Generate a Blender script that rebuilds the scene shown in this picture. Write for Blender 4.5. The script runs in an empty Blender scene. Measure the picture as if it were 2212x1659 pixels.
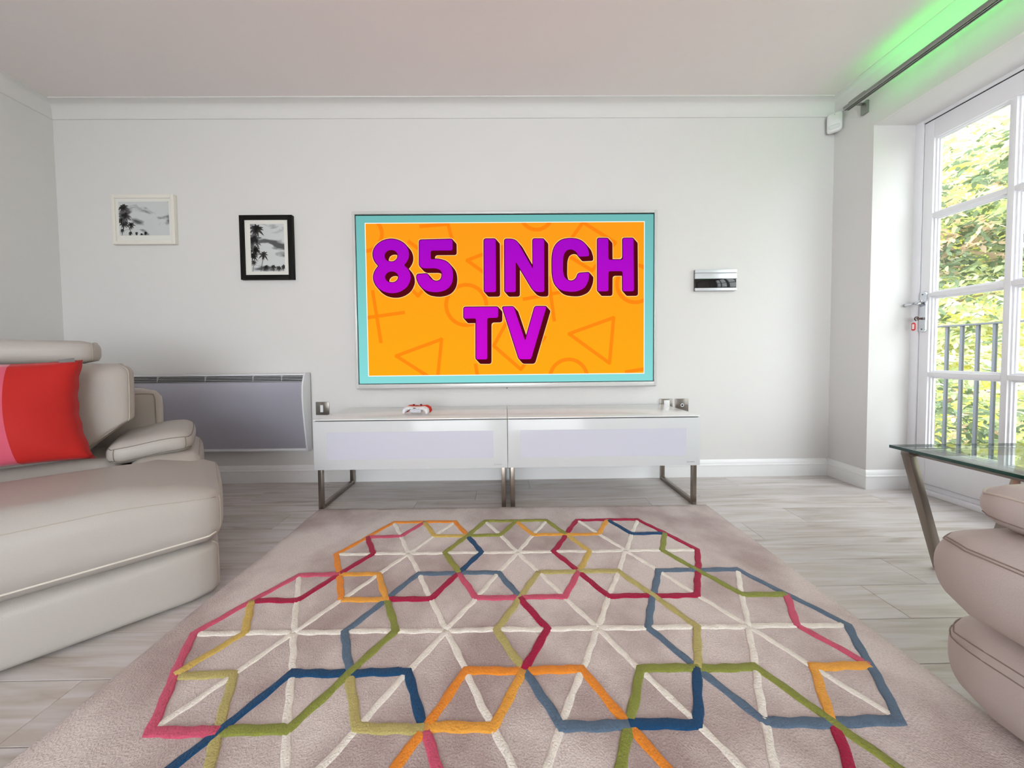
import bpy, bmesh, math, random
from mathutils import Vector, Matrix
from mathutils.geometry import tessellate_polygon
import numpy as np

random.seed(7)
rng = np.random.default_rng(7)
PI = math.pi
scene = bpy.context.scene
COL = scene.collection

# ------------------------------------------------------------------ camera
YAW, PITCH, ROLL, CAM_H = .0096, .0313, -.01, .8151
FPX, CX, CY, IW, IH = 716.56, 1098.84, 791.41, 2212, 1659
cam_data = bpy.data.cameras.new('camera')
cam = bpy.data.objects.new('camera', cam_data)
COL.objects.link(cam)
fw = Vector((math.sin(YAW) * math.cos(PITCH), math.cos(YAW) * math.cos(PITCH), -math.sin(PITCH)))
r0 = Vector((math.cos(YAW), -math.sin(YAW), 0))
u0 = r0.cross(fw)
rt = r0 * math.cos(ROLL) + u0 * math.sin(ROLL)
up = -r0 * math.sin(ROLL) + u0 * math.cos(ROLL)
m = Matrix((rt, up, -fw)).transposed().to_4x4()
m.translation = (0, 0, CAM_H)
cam.matrix_world = m
cam_data.sensor_fit = 'HORIZONTAL'
cam_data.sensor_width = 36
cam_data.lens = FPX / IW * 36
cam_data.shift_x = (IW / 2 - CX) / IW
cam_data.shift_y = (CY - IH / 2) / IW
cam_data.clip_start = .02
scene.camera = cam

# ------------------------------------------------------------------ light and exposure
scene.view_settings.view_transform = 'Standard'
scene.view_settings.look = 'None'
scene.view_settings.exposure = 0.0
scene.view_settings.gamma = 1
scene.view_settings.use_curve_mapping = False
WORLD_STRENGTH = 6.0
LED_STRENGTH = 28.0
world = bpy.data.worlds.new('sky')
scene.world = world
world.use_nodes = True
wn = world.node_tree
wn.nodes.clear()
wo = wn.nodes.new('ShaderNodeOutputWorld')
wb = wn.nodes.new('ShaderNodeBackground')
wb.inputs['Color'].default_value = (.90, .95, 1.0, 1)
wb.inputs['Strength'].default_value = WORLD_STRENGTH
wn.links.new(wb.outputs[0], wo.inputs[0])


def sun(name, direction, strength, color, angle):
    l = bpy.data.lights.new(name, 'SUN')
    l.energy = strength
    l.color = color
    l.angle = angle
    o = bpy.data.objects.new(name, l)
    o.rotation_euler = Vector(direction).to_track_quat('-Z', 'Y').to_euler()
    COL.objects.link(o)
    return o


def area(name, loc, direction, sx, sy, power, color, portal=False):
    l = bpy.data.lights.new(name, 'AREA')
    l.shape = 'RECTANGLE'
    l.size, l.size_y = sx, sy
    l.energy = power
    l.color = color
    if portal:
        l.cycles.is_portal = True
    o = bpy.data.objects.new(name, l)
    o.location = loc
    o.rotation_euler = Vector(direction).to_track_quat('-Z', 'Y').to_euler()
    COL.objects.link(o)
    return o


# broad, hazy sun coming over the trees and in through the french doors
sun('hazy_sun', (-.50, .42, -.76), 1.7, (.86, .91, 1.0), math.radians(38))
# daylight of the wide window in the wall behind the camera, set low to brighten the floor
area('window_daylight', (-.35, -3.12, 1.10), (0, 1, -.05), 3.0, 1.75, 75, (.95, .975, 1.0))
# portals that guide the sky light through the french doors
area('door_portal', (2.56, 1.22, 1.1), (-1, 0, 0), 2.1, 1.35, 1, (1, 1, 1), portal=True)

# ------------------------------------------------------------------ helpers


def lin(c):
    return tuple(((x / 255) / 12.92 if x / 255 <= .04045 else ((x / 255 + .055) / 1.055) ** 2.4) for x in c) + (1,)


def nodes_of(name):
    mt = bpy.data.materials.new(name)
    mt.use_nodes = True
    nt = mt.node_tree
    b = nt.nodes['Principled BSDF']
    return mt, nt, b


def N(nt, kind, **kw):
    n = nt.nodes.new(kind)
    for k, v in kw.items():
        if hasattr(n, k):
            setattr(n, k, v)
        else:
            n.inputs[k.replace('_', ' ')].default_value = v
    return n


def coords(nt, scale=(1, 1, 1), rot=(0, 0, 0)):
    tc = nt.nodes.new('ShaderNodeTexCoord')
    mp = nt.nodes.new('ShaderNodeMapping')
    mp.inputs['Scale'].default_value = scale
    mp.inputs['Rotation'].default_value = rot
    nt.links.new(tc.outputs['Object'], mp.inputs['Vector'])
    return mp.outputs['Vector']


def mat(name, rgb, rough=.5, metal=0., bump=0., bscale=200., vary=0., vscale=3., coat=0., spec=.5, sheen=0., bdist=.001):
    mt, nt, b = nodes_of(name)
    col = lin(rgb)
    b.inputs['Base Color'].default_value = col
    b.inputs['Roughness'].default_value = rough
    b.inputs['Metallic'].default_value = metal
    b.inputs['Specular IOR Level'].default_value = spec
    if coat:
        b.inputs['Coat Weight'].default_value = coat
        b.inputs['Coat Roughness'].default_value = .03
    if sheen:
        b.inputs['Sheen Weight'].default_value = sheen
        b.inputs['Sheen Roughness'].default_value = .5
    v = coords(nt)
    if vary:
        n = N(nt, 'ShaderNodeTexNoise', Scale=vscale, Detail=5.)
        nt.links.new(v, n.inputs['Vector'])
        mx = nt.nodes.new('ShaderNodeMix')
        mx.data_type = 'RGBA'
        mx.inputs['A'].default_value = tuple(c * (1 - vary) for c in col[:3]) + (1,)
        mx.inputs['B'].default_value = tuple(min(1, c * (1 + vary)) for c in col[:3]) + (1,)
        nt.links.new(n.outputs['Fac'], mx.inputs['Factor'])
        nt.links.new(mx.outputs['Result'], b.inputs['Base Color'])
    if bump:
        n = N(nt, 'ShaderNodeTexNoise', Scale=bscale, Detail=3.)
        nt.links.new(v, n.inputs['Vector'])
        bp = N(nt, 'ShaderNodeBump', Strength=bump, Distance=bdist)
        nt.links.new(n.outputs['Fac'], bp.inputs['Height'])
        nt.links.new(bp.outputs['Normal'], b.inputs['Normal'])
    return mt


def emit(name, rgb, strength=1.0):
    mt, nt, b = nodes_of(name)
    b.inputs['Base Color'].default_value = (.01, .01, .01, 1)
    b.inputs['Roughness'].default_value = .3
    b.inputs['Specular IOR Level'].default_value = .0
    b.inputs['Emission Color'].default_value = lin(rgb)
    b.inputs['Emission Strength'].default_value = strength
    return mt


def glass_mat(name, tint=(1, 1, 1), base=.06):
    mt = bpy.data.materials.new(name)
    mt.use_nodes = True
    nt = mt.node_tree
    nt.nodes.clear()
    o = nt.nodes.new('ShaderNodeOutputMaterial')
    t = nt.nodes.new('ShaderNodeBsdfTransparent')
    t.inputs['Color'].default_value = tint + (1,)
    g = nt.nodes.new('ShaderNodeBsdfGlossy')
    g.inputs['Roughness'].default_value = .01
    fr = nt.nodes.new('ShaderNodeFresnel')
    ge = nt.nodes.new('ShaderNodeNewGeometry')
    mr = N(nt, 'ShaderNodeMapRange')          # thin sheet: the same reflectance from both sides
    mr.inputs['To Min'].default_value = 1.45
    mr.inputs['To Max'].default_value = 1 / 1.45
    nt.links.new(ge.outputs['Backfacing'], mr.inputs['Value'])
    nt.links.new(mr.outputs[0], fr.inputs['IOR'])
    mx = nt.nodes.new('ShaderNodeMixShader')
    nt.links.new(fr.outputs[0], mx.inputs[0])
    nt.links.new(t.outputs[0], mx.inputs[1])
    nt.links.new(g.outputs[0], mx.inputs[2])
    nt.links.new(mx.outputs[0], o.inputs[0])
    return mt


def empty(name, loc=(0, 0, 0), rz=0, label=None, cat=None, group=None, kind=None, parent=None):
    o = bpy.data.objects.new(name, None)
    o.empty_display_size = .05
    COL.objects.link(o)
    o.location = loc
    o.rotation_euler = (0, 0, rz)
    if parent:
        o.parent = parent
    tag(o, label, cat, group, kind)
    return o


def tag(o, label=None, cat=None, group=None, kind=None):
    if label:
        o['label'] = label
    if cat:
        o['category'] = cat
    if group:
        o['group'] = group
    if kind:
        o['kind'] = kind
    return o


class MB:
    """collects faces, then links them as ONE mesh object"""

    def __init__(self):
        self.v, self.f, self.mi = [], [], []
        self.k = 0

    def add(self, vs, fs, mi=None):
        o = len(self.v)
        self.v += [tuple(p) for p in vs]
        for f in fs:
            self.f.append(tuple(i + o for i in f))
            self.mi.append(self.k if mi is None else mi)
        return self

    def box(self, x0, x1, y0, y1, z0, z1, mi=None):
        vs = [(x, y, z) for x in (x0, x1) for y in (y0, y1) for z in (z0, z1)]
        fs = [(0, 1, 3, 2), (4, 6, 7, 5), (0, 4, 5, 1), (2, 3, 7, 6), (0, 2, 6, 4), (1, 5, 7, 3)]
        return self.add(vs, fs, mi)

    def tube(self, pts, r, n=8, closed=False, cap=True, mi=None, flat=1.0):
        pts = [Vector(p) for p in pts]
        L = len(pts)
        rings = []
        nrm = None
        for i, p in enumerate(pts):
            a = pts[(i - 1) % L] if (closed or i > 0) else p
            b = pts[(i + 1) % L] if (closed or i < L - 1) else p
            t = (b - a).normalized()
            if nrm is None:
                nrm = t.cross(Vector((0, 0, 1)))
                if nrm.length < 1e-3:
                    nrm = t.cross(Vector((0, 1, 0)))
            nrm = (nrm - t * nrm.dot(t)).normalized()
            bn = t.cross(nrm)
            rr = r[i] if isinstance(r, (list, tuple)) else r
            rings.append([p + nrm * (rr * math.cos(2 * PI * k / n)) + bn * (rr * flat * math.sin(2 * PI * k / n)) for k in range(n)])
        vs = [q for rg in rings for q in rg]
        fs = []
        for i in range(L if closed else L - 1):
            j = (i + 1) % L
            for k in range(n):
                fs.append((i * n + k, i * n + (k + 1) % n, j * n + (k + 1) % n, j * n + k))
        if cap and not closed:
            fs.append(tuple(range(n - 1, -1, -1)))
            fs.append(tuple((L - 1) * n + k for k in range(n)))
        return self.add(vs, fs, mi)

    def extrude(self, prof, axis, a, b, mi=None):
        """closed 2-D profile run along an axis from a to b"""
        def P(q, t):
            if axis == 'x':
                return (t, q[0], q[1])
            if axis == 'y':
                return (q[0], t, q[1])
            return (q[0], q[1], t)
        n = len(prof)
        vs = [P(q, a) for q in prof] + [P(q, b) for q in prof]
        fs = [(i, (i + 1) % n, n + (i + 1) % n, n + i) for i in range(n)]
        fs += [tuple(range(n - 1, -1, -1)), tuple(range(n, 2 * n))]
        return self.add(vs, fs, mi)

    def build(self, name, mats, parent=None, smooth=False, bevel=0, seg=2, loc=None):
        me = bpy.data.meshes.new(name)
        me.from_pydata(self.v, [], self.f)
        if not isinstance(mats, (list, tuple)):
            mats = [mats]
        for mm in mats:
            me.materials.append(mm)
        me.polygons.foreach_set('material_index', self.mi)
        bm = bmesh.new()
        bm.from_mesh(me)
        bmesh.ops.recalc_face_normals(bm, faces=bm.faces)
        if bevel:
            es = [e for e in bm.edges if len(e.link_faces) == 2 and e.calc_face_angle(0) > .5]
            bmesh.ops.bevel(bm, geom=es, offset=bevel, segments=seg, affect='EDGES', profile=.5, clamp_overlap=True)
        bm.to_mesh(me)
        bm.free()
        if smooth or bevel:
            me.polygons.foreach_set('use_smooth', [True] * len(me.polygons))
            if not smooth or bevel:
                me.set_sharp_from_angle(angle=math.radians(40))
        o = bpy.data.objects.new(name, me)
        COL.objects.link(o)
        if parent:
            o.parent = parent
        if loc:
            o.location = loc
        return o


def box(name, dims, mt, parent=None, bevel=0, seg=2):
    return MB().box(*dims).build(name, mt, parent, bevel=bevel, seg=seg)


class Cushion:
    """rounded, bulging upholstery block; f(p) maps the cube surface to space, so seams can follow it"""

    def __init__(self, lo, hi, r, bulge=(0, 0, 0), deform=None):
        self.c = [(a + b) / 2 for a, b in zip(lo, hi)]
        self.h = [(b - a) / 2 for a, b in zip(lo, hi)]
        self.r = [min(x, y * .98) for x, y in zip((r if isinstance(r, (tuple, list)) else (r, r, r)), self.h)]
        self.b = bulge
        self.deform = deform

    def f(self, p, out=0.):
        q, d = [], []
        for i in range(3):
            P = p[i] * self.h[i]
            lim = self.h[i] - self.r[i]
            c = max(-lim, min(lim, P))
            q.append(c)
            d.append((P - c) / self.r[i])
        L = math.sqrt(sum(x * x for x in d)) or 1
        pos = [q[i] + d[i] / L * (self.r[i] + out) for i in range(3)]
        s = [pos[i] / self.h[i] for i in range(3)]
        k = [max(0, 1 - x * x) for x in s]
        o = [pos[0] + s[0] * self.b[0] * k[1] * k[2], pos[1] + s[1] * self.b[1] * k[0] * k[2],
             pos[2] + s[2] * self.b[2] * k[0] ** .7 * k[1] ** .7]
        o = [o[i] + self.c[i] for i in range(3)]
        return self.deform(Vector(o)) if self.deform else Vector(o)

    def mesh(self, n=14):
        g = [-1 + 2 * i / n for i in range(n + 1)]
        g = [math.copysign(abs(t) ** .75, t) for t in g]
        mb = MB()
        for ax in range(3):
            for sg in (-1, 1):
                vs, fs = [], []
                for a in g:
                    for b in g:
                        p = [0, 0, 0]
                        p[ax] = sg
                        p[(ax + 1) % 3] = a
                        p[(ax + 2) % 3] = b
                        vs.append(self.f(p))
                for i in range(n):
                    for j in range(n):
                        k = i * (n + 1) + j
                        fs.append((k, k + 1, k + n + 2, k + n + 1))
                mb.add(vs, fs)
        return mb

    def build(self, name, mt, parent, n=14):
        mb = self.mesh(n)
        me = bpy.data.meshes.new(name)
        me.from_pydata(mb.v, [], mb.f)
        me.materials.append(mt)
        bm = bmesh.new()
        bm.from_mesh(me)
        bmesh.ops.remove_doubles(bm, verts=bm.verts, dist=1e-5)
        bmesh.ops.recalc_face_normals(bm, faces=bm.faces)
        bm.to_mesh(me)
        bm.free()
        me.polygons.foreach_set('use_smooth', [True] * len(me.polygons))
        o = bpy.data.objects.new(name, me)
        COL.objects.link(o)
        o.parent = parent
        return o

    def seam(self, pts, parent, mt, r=.0022, out=.0003, n=16, name='seam', closed=False):
        """a cord through cube-surface way-points"""
        path = []
        L = len(pts)
        for i in range(L if closed else L - 1):
            a, b = Vector(pts[i]), Vector(pts[(i + 1) % L])
            for k in range(n):
                path.append(self.f(a.lerp(b, k / n), out))
        if not closed:
            path.append(self.f(pts[-1], out))
        return MB().tube(path, r, 6, closed=closed).build(name, mt, parent, smooth=True)

# ------------------------------------------------------------------ materials
M_wall = mat('wall_paint', (223, 221, 220), .75, bump=.12, bscale=90)
M_ceil = mat('ceiling_paint', (232, 224, 223), .85, bump=.15, bscale=120)
M_trim = mat('white_gloss_paint', (240, 240, 241), .38)
M_upvc = mat('white_door_paint', (243, 243, 248), .32)
M_glass = glass_mat('window_glass', (.98, .99, .98))
M_chrome = mat('chrome', (205, 208, 214), .16, 1.0)
M_nickel = mat('brushed_nickel', (148, 139, 131), .30, 1.0, bump=.08, bscale=900)
M_steel_plate = mat('brushed_steel_plate', (148, 142, 136), .3, 1.0)
M_white_plastic = mat('white_plastic', (238, 238, 240), .35)
M_black = mat('black_plastic', (14, 14, 15), .3)
M_blackgloss = mat('black_glass', (4, 5, 5), .06)
M_leather = mat('cream_leather', (180, 174, 169), .42, bump=.28, bscale=420, vary=.03, vscale=2.5, spec=.4, bdist=.0015)
M_leather2 = mat('taupe_leather', (198, 187, 184), .5, bump=.3, bscale=420, vary=.03, vscale=2.5, spec=.35, bdist=.0015)
M_seam = mat('leather_seam', (176, 166, 154), .6)
M_seamdark = mat('dark_seam', (128, 118, 108), .7)


def wood_material():
    mt, nt, b = nodes_of('washed_oak')
    v = coords(nt, (1, 1, 1))
    oi = nt.nodes.new('ShaderNodeObjectInfo')
    off = nt.nodes.new('ShaderNodeVectorMath')
    off.operation = 'MULTIPLY_ADD'
    cmb = nt.nodes.new('ShaderNodeCombineXYZ')
    nt.links.new(oi.outputs['Random'], cmb.inputs[0])
    nt.links.new(oi.outputs['Random'], cmb.inputs[1])
    off.inputs[1].default_value = (37, 19, 0)
    nt.links.new(cmb.outputs[0], off.inputs[0])
    nt.links.new(v, off.inputs[2])
    mp = nt.nodes.new('ShaderNodeMapping')
    mp.inputs['Scale'].default_value = (1.1, 13, 1)
    nt.links.new(off.outputs[0], mp.inputs['Vector'])
    n1 = N(nt, 'ShaderNodeTexNoise', Scale=2.2, Detail=7., Distortion=.9)
    nt.links.new(mp.outputs[0], n1.inputs['Vector'])
    mp2 = nt.nodes.new('ShaderNodeMapping')
    mp2.inputs['Scale'].default_value = (4, 90, 1)
    nt.links.new(off.outputs[0], mp2.inputs['Vector'])
    n2 = N(nt, 'ShaderNodeTexNoise', Scale=1.6, Detail=4.)
    nt.links.new(mp2.outputs[0], n2.inputs['Vector'])
    cr = nt.nodes.new('ShaderNodeValToRGB')
    e = cr.color_ramp.elements
    e[0].position, e[0].color = .28, lin((170, 158, 150))
    e[1].position, e[1].color = .62, lin((208, 202, 202))
    k = cr.color_ramp.elements.new(.42)
    k.color = lin((193, 184, 178))
    nt.links.new(n1.outputs['Fac'], cr.inputs['Fac'])
    mx = nt.nodes.new('ShaderNodeMix')
    mx.data_type = 'RGBA'
    mx.blend_type = 'MULTIPLY'
    mx.inputs['Factor'].default_value = .16
    cr2 = nt.nodes.new('ShaderNodeValToRGB')
    cr2.color_ramp.elements[0].position, cr2.color_ramp.elements[0].color = .35, (.72, .68, .65, 1)
    cr2.color_ramp.elements[1].position, cr2.color_ramp.elements[1].color = .6, (1, 1, 1, 1)
    nt.links.new(n2.outputs['Fac'], cr2.inputs['Fac'])
    nt.links.new(cr.outputs[0], mx.inputs['A'])
    nt.links.new(cr2.outputs[0], mx.inputs['B'])
    hs = nt.nodes.new('ShaderNodeHueSaturation')
    mr = N(nt, 'ShaderNodeMapRange')
    mr.inputs['To Min'].default_value = .93
    mr.inputs['To Max'].default_value = 1.05
    nt.links.new(oi.outputs['Random'], mr.inputs['Value'])
    nt.links.new(mr.outputs[0], hs.inputs['Value'])
    nt.links.new(mx.outputs['Result'], hs.inputs['Color'])
    nt.links.new(hs.outputs[0], b.inputs['Base Color'])
    b.inputs['Roughness'].default_value = .34
    b.inputs['Specular IOR Level'].default_value = .5
    bp = N(nt, 'ShaderNodeBump', Strength=.12, Distance=.001)
    nt.links.new(n2.outputs['Fac'], bp.inputs['Height'])
    nt.links.new(bp.outputs[0], b.inputs['Normal'])
    return mt


M_wood = wood_material()

# ------------------------------------------------------------------ room shell
XL, XR, YB, YN, ZC = -2.853, 2.15, 2.1785, -3.0, 2.42
DY0, DY1 = .50, 1.944      # french door reveal
DTOP = 2.130
XD = 2.40                  # inner face of the door leaves


def S(o):
    o['kind'] = 'structure'
    return o


S(box('wall_back', (XL - .25, XR + .25, YB, YB + .25, -.02, ZC + .1), M_wall))
S(box('wall_left', (XL - .25, XL, YN, YB, -.02, ZC + .1), M_wall))
wr = MB()
wr.box(XR, XR + .35, DY1, YB, -.02, ZC + .1)
wr.box(XR, XR + .35, YN, DY0, -.02, ZC + .1)
wr.box(XR, XR + .35, DY0, DY1, DTOP, ZC + .1)
S(wr.build('wall_right', M_wall))
wf = MB()
wf.box(XL - .25, XR + .35, YN - .25, YN, -.02, .20)
wf.box(XL - .25, XR + .35, YN - .25, YN, 2.0, ZC + .1)
wf.box(XL - .25, -1.85, YN - .25, YN, .20, 2.0)
wf.box(1.15, XR + .35, YN - .25, YN, .20, 2.0)
S(wf.build('wall_front', M_wall))
S(box('ceiling', (XL - .25, XR + .35, YN - .25, YB + .25, ZC, ZC + .15), M_ceil))

# window behind the camera
w1 = empty('window_1', (-.35, YN - .06, .20), kind='structure')
fr = MB()
for a in ((-1.5, -1.43, 0, 1.8), (1.43, 1.5, 0, 1.8), (-1.5, 1.5, 0, .07), (-1.5, 1.5, 1.73, 1.8), (-.53, -.47, 0, 1.8), (.47, .53, 0, 1.8)):
    fr.box(a[0], a[1], -.04, .04, a[2], a[3])
fr.build('window_frame', M_upvc, w1, bevel=.004)
for k in range(3):
    box('pane', (-1.43 + k, -.53 + k - .0, -.005, .005, .07, 1.73), M_glass, w1)
S(box('trim_4', (-1.9, 1.2, YN - .02, YN + .06, .17, .20), M_trim, bevel=.006))

# floor: sub-floor with every plank laid on it
flo = S(box('floor', (XL - .25, XD + .25, YN - .25, YB + .25, -.06, -.0125), mat('subfloor', (90, 80, 72), .8)))
PW = .147
row = 0
y = 2.1565
std = {}


def plank_mesh(L, W):
    key = (round(L, 3), round(W, 3))
    if key not in std:
        mb = MB()
        g = .0006
        c = .0009
        x0, x1, y0, y1 = g, L - g, g, W - g
        vs = [(x0, y0, -.012), (x1, y0, -.012), (x1, y1, -.012), (x0, y1, -.012),
              (x0, y0, -c), (x1, y0, -c), (x1, y1, -c), (x0, y1, -c),
              (x0 + c, y0 + c, 0), (x1 - c, y0 + c, 0), (x1 - c, y1 - c, 0), (x0 + c, y1 - c, 0)]
        fs = [(0, 3, 2, 1), (8, 9, 10, 11)]
        for i in range(4):
            j = (i + 1) % 4
            fs += [(i, j, 4 + j, 4 + i), (4 + i, 4 + j, 8 + j, 8 + i)]
        me = bpy.data.meshes.new('plank')
        me.from_pydata([(a - L / 2, b - W / 2, z) for a, b, z in vs], [], fs)
        me.materials.append(M_wood)
        std[key] = me
    return std[key]


seamsY = [.979 + PW * k for k in range(-28, 9)]
for k, y0 in enumerate(seamsY):
    y1 = y0 + PW
    yy0, yy1 = max(y0, YN), min(y1, YB)
    if yy1 - yy0 < .02:
        continue
    x = XL - ((k * .437 + .53 * (k % 3)) % 1.29)
    if abs(y0 - .979) < .01:
        x = 1.235 - 1.29 * 4
    end = XR if (y1 < DY0 or y0 > DY1 - .05) else XD + .02
    while x < end - .03:
        a, b = max(x, XL), min(x + 1.29, end)
        if b - a > .03:
            p = bpy.data.objects.new('plank', plank_mesh(b - a, yy1 - yy0))
            COL.objects.link(p)
            p.parent = flo
            p.location = ((a + b) / 2, (yy0 + yy1) / 2, 0)
        x += 1.29

# cornice: cove profile, (offset from wall, height)
cove = [(0, -.003), (.006, -.003), (.006, .002)]
for i in range(9):
    a = PI / 2 * i / 8
    cove.append((.006 + .068 * (1 - math.cos(a)), .004 + .068 * math.sin(a)))
cove += [(.082, .072), (.082, .078), (0, .078)]
cove = [(o, ZC - .078 + h) for o, h in cove]
# skirting boards
sk = [(0, 0), (.016, 0), (.016, .072), (.019, .074), (.019, .080), (.014, .084), (.012, .095), (.008, .104), (.004, .110), (0, .112)]
S(MB().extrude([(YB - o, h) for o, h in sk], 'x', XL, XR - .016).build('baseboard_back', M_trim))
S(MB().extrude([(XL + o, h) for o, h in sk], 'y', YN, YB - .016).build('baseboard_left', M_trim))


def sweep(path, prof):
    """run the skirting profile along a mitred floor path; the room lies to the left of the path"""
    P = [Vector((x, y)) for x, y in path]
    n = len(P)
    nr = []
    for i in range(n):
        d1 = (P[i] - P[i - 1]).normalized() if i else None
        d2 = (P[i + 1] - P[i]).normalized() if i < n - 1 else None
        n1 = Vector((-d1.y, d1.x)) if d1 else None
        n2 = Vector((-d2.y, d2.x)) if d2 else None
        if n1 is None:
            nr.append(n2)
        elif n2 is None:
            nr.append(n1)
        else:
            mm = (n1 + n2).normalized()
            nr.append(mm / mm.dot(n1))
    vs = [(P[i].x + nr[i].x * o, P[i].y + nr[i].y * o, h) for i in range(n) for o, h in prof]
    k = len(prof)
    fs = [(i * k + j, i * k + (j + 1) % k, (i + 1) * k + (j + 1) % k, (i + 1) * k + j) for i in range(n - 1) for j in range(k)]
    fs += [tuple(range(k)), tuple((n - 1) * k + j for j in range(k - 1, -1, -1))]
    return MB().add(vs, fs)


S(sweep([(XD - .008, DY1), (XR, DY1), (XR, YB)], sk).build('baseboard_right', M_trim))
cor = S(sweep([(XR, YN), (XR, YB), (XL, YB), (XL, YN)], cove).build('trim_1', M_wall, smooth=True))
cor.data.set_sharp_from_angle(angle=math.radians(35))
S(MB().extrude([(XR - o, h) for o, h in sk], 'y', YN, DY0).build('baseboard_window_side', M_trim))
S(MB().extrude([(YN + o, h) for o, h in sk], 'x', XL, XR).build('baseboard_front', M_trim))

# ------------------------------------------------------------------ french doors
# fixed frame round the pair
jf = MB()
jf.box(XD - .005, XD + .10, 1.908, 1.96, 0, 2.20)
jf.box(XD - .005, XD + .10, .47, .536, 0, 2.20)
jf.box(XD - .005, XD + .10, .536, 1.908, 2.112, 2.20)
jf.box(XD - .012, XD + .10, .536, 1.908, 0, .028)
jf.box(XD + .012, XD + .10, .536, 1.908, .028, .056)
S(jf.build('trim_5', M_upvc, bevel=.003))
S(box('trim_6', (XR + .02, XD - .008, DY0, DY1, DTOP - .0005, DTOP + .03), M_wall))


def door_leaf(name, ya, yb, flip):
    """leaf between y=ya (camera side) and y=yb (far side); two columns by four rows of panes"""
    d = empty(name, (XD, ya, 0), kind='structure')
    w = yb - ya
    st = .043
    th = .052
    z0, z1 = .060, 2.107
    zb, zt = .262, 2.005
    ms = [1.580, 1.136, .688]
    mu = .024
    for (a, b) in ((0, st), (w - st, w)):
        box('stile', (0, th, a, b, z0, z1), M_upvc, d, bevel=.0025)
    box('top_rail', (0, th, st, w - st, zt, z1), M_upvc, d, bevel=.0025)
    box('bottom_panel', (0, th, st, w - st, z0, zb), M_upvc, d, bevel=.0025)
    cols = [(st, w / 2 - .011), (w / 2 + .011, w - st)]
    box('muntin', (0, .045, w / 2 - .011, w / 2 + .011, zb, zt), M_upvc, d, bevel=.002)
    edges = [zb] + [v for mz in reversed(ms) for v in (mz - mu / 2, mz + mu / 2)] + [zt]
    for mz in ms:
        for (a, b) in cols:
            box('muntin', (0, .045, a, b, mz - mu / 2, mz + mu / 2), M_upvc, d, bevel=.002)
    rows = [(edges[i], edges[i + 1]) for i in range(0, 8, 2)]
    for (a, b) in cols:
        for (c, e) in rows:
            box('pane', (.036, .040, a, b, c, e), M_glass, d)
            # stepped glazing bead inside each opening
            bead = MB()
            for (q, xa, xb) in ((.006, .012, .024), (.011, .024, .0358)):
                e_ = .0003
                bead.box(xa, xb, a - e_, a + q, c - e_, e + e_)
                bead.box(xa, xb, b - q, b + e_, c - e_, e + e_)
                bead.box(xa, xb, a + q, b - q, c - e_, c + q)
                bead.box(xa, xb, a + q, b - q, e - q, e + e_)
            bead.build('glazing_bead', M_upvc, d)
    return d


d1 = door_leaf('door_1', 1.240, 1.905, False)
d2 = door_leaf('door_2', .540, 1.236, True)
box('leaf_gap_shade', (.001, .02, 0, .665, 2.1075, 2.1115), M_black, d1)  # black strip painted in for the shaded gap above the leaf
box('rebate_strip', (-.006, .02, -.018, .012, .06, 2.107), M_upvc, d1, bevel=.003)

# lever handle on its long backplate (door_1 > handle > sub-parts)
hy = 1.885 - 1.240
hz = 1.040


def plate_outline(hw, z0, z1, n=10):
    o = []
    for i in range(n + 1):
        a = PI * i / n
        o.append((hw * math.cos(a), z1 - hw + hw * math.sin(a)))
    for i in range(n + 1):
        a = PI + PI * i / n
        o.append((hw * math.cos(a), z0 + hw + hw * math.sin(a)))
    return o


pl = MB()
ol = plate_outline(.0165, .925, 1.160)
n = len(ol)
pl.add([(-.011, hy + a * .86, 1.0425 + (b - 1.0425) * .985) for a, b in ol] + [(-.006, hy + a, b) for a, b in ol] + [(0, hy + a, b) for a, b in ol],
       [tuple(range(n))] + [(k * n + i, k * n + (i + 1) % n, (k + 1) * n + (i + 1) % n, (k + 1) * n + i) for k in (0, 1) for i in range(n)])
handle = pl.build('handle', M_chrome, d1, smooth=True)
handle.data.set_sharp_from_angle(angle=math.radians(50))
lv = [(-.011, hy - .002, 1.092), (-.045, hy - .002, 1.092), (-.055, hy + .002, 1.092), (-.058, hy + .015, 1.0905), (-.058, hy + .032, 1.088), (-.057, hy + .046, 1.086)]
lvm = MB().tube(lv, [.009, .0085, .0075, .006, .0065, .010], 10)
lvm.tube([(-.055, hy + .002, 1.092), (-.056, hy - .012, 1.094), (-.056, hy - .024, 1.101), (-.054, hy - .034, 1.103)], [.007, .006, .005, .006], 10)
lvm.build('lever', M_chrome, handle, smooth=True)
MB().tube([(-.0112, hy, 1.142), (-.0125, hy, 1.142)], .003, 8).build('screw', M_black, handle)
MB().tube([(-.0112, hy, .945), (-.0125, hy, .945)], .003, 8).build('screw', M_black, handle)
MB().tube([(-.011, hy, 1.005), (-.016, hy, 1.005)], .008, 12).build('key_barrel', M_chrome, handle, smooth=False)

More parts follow.
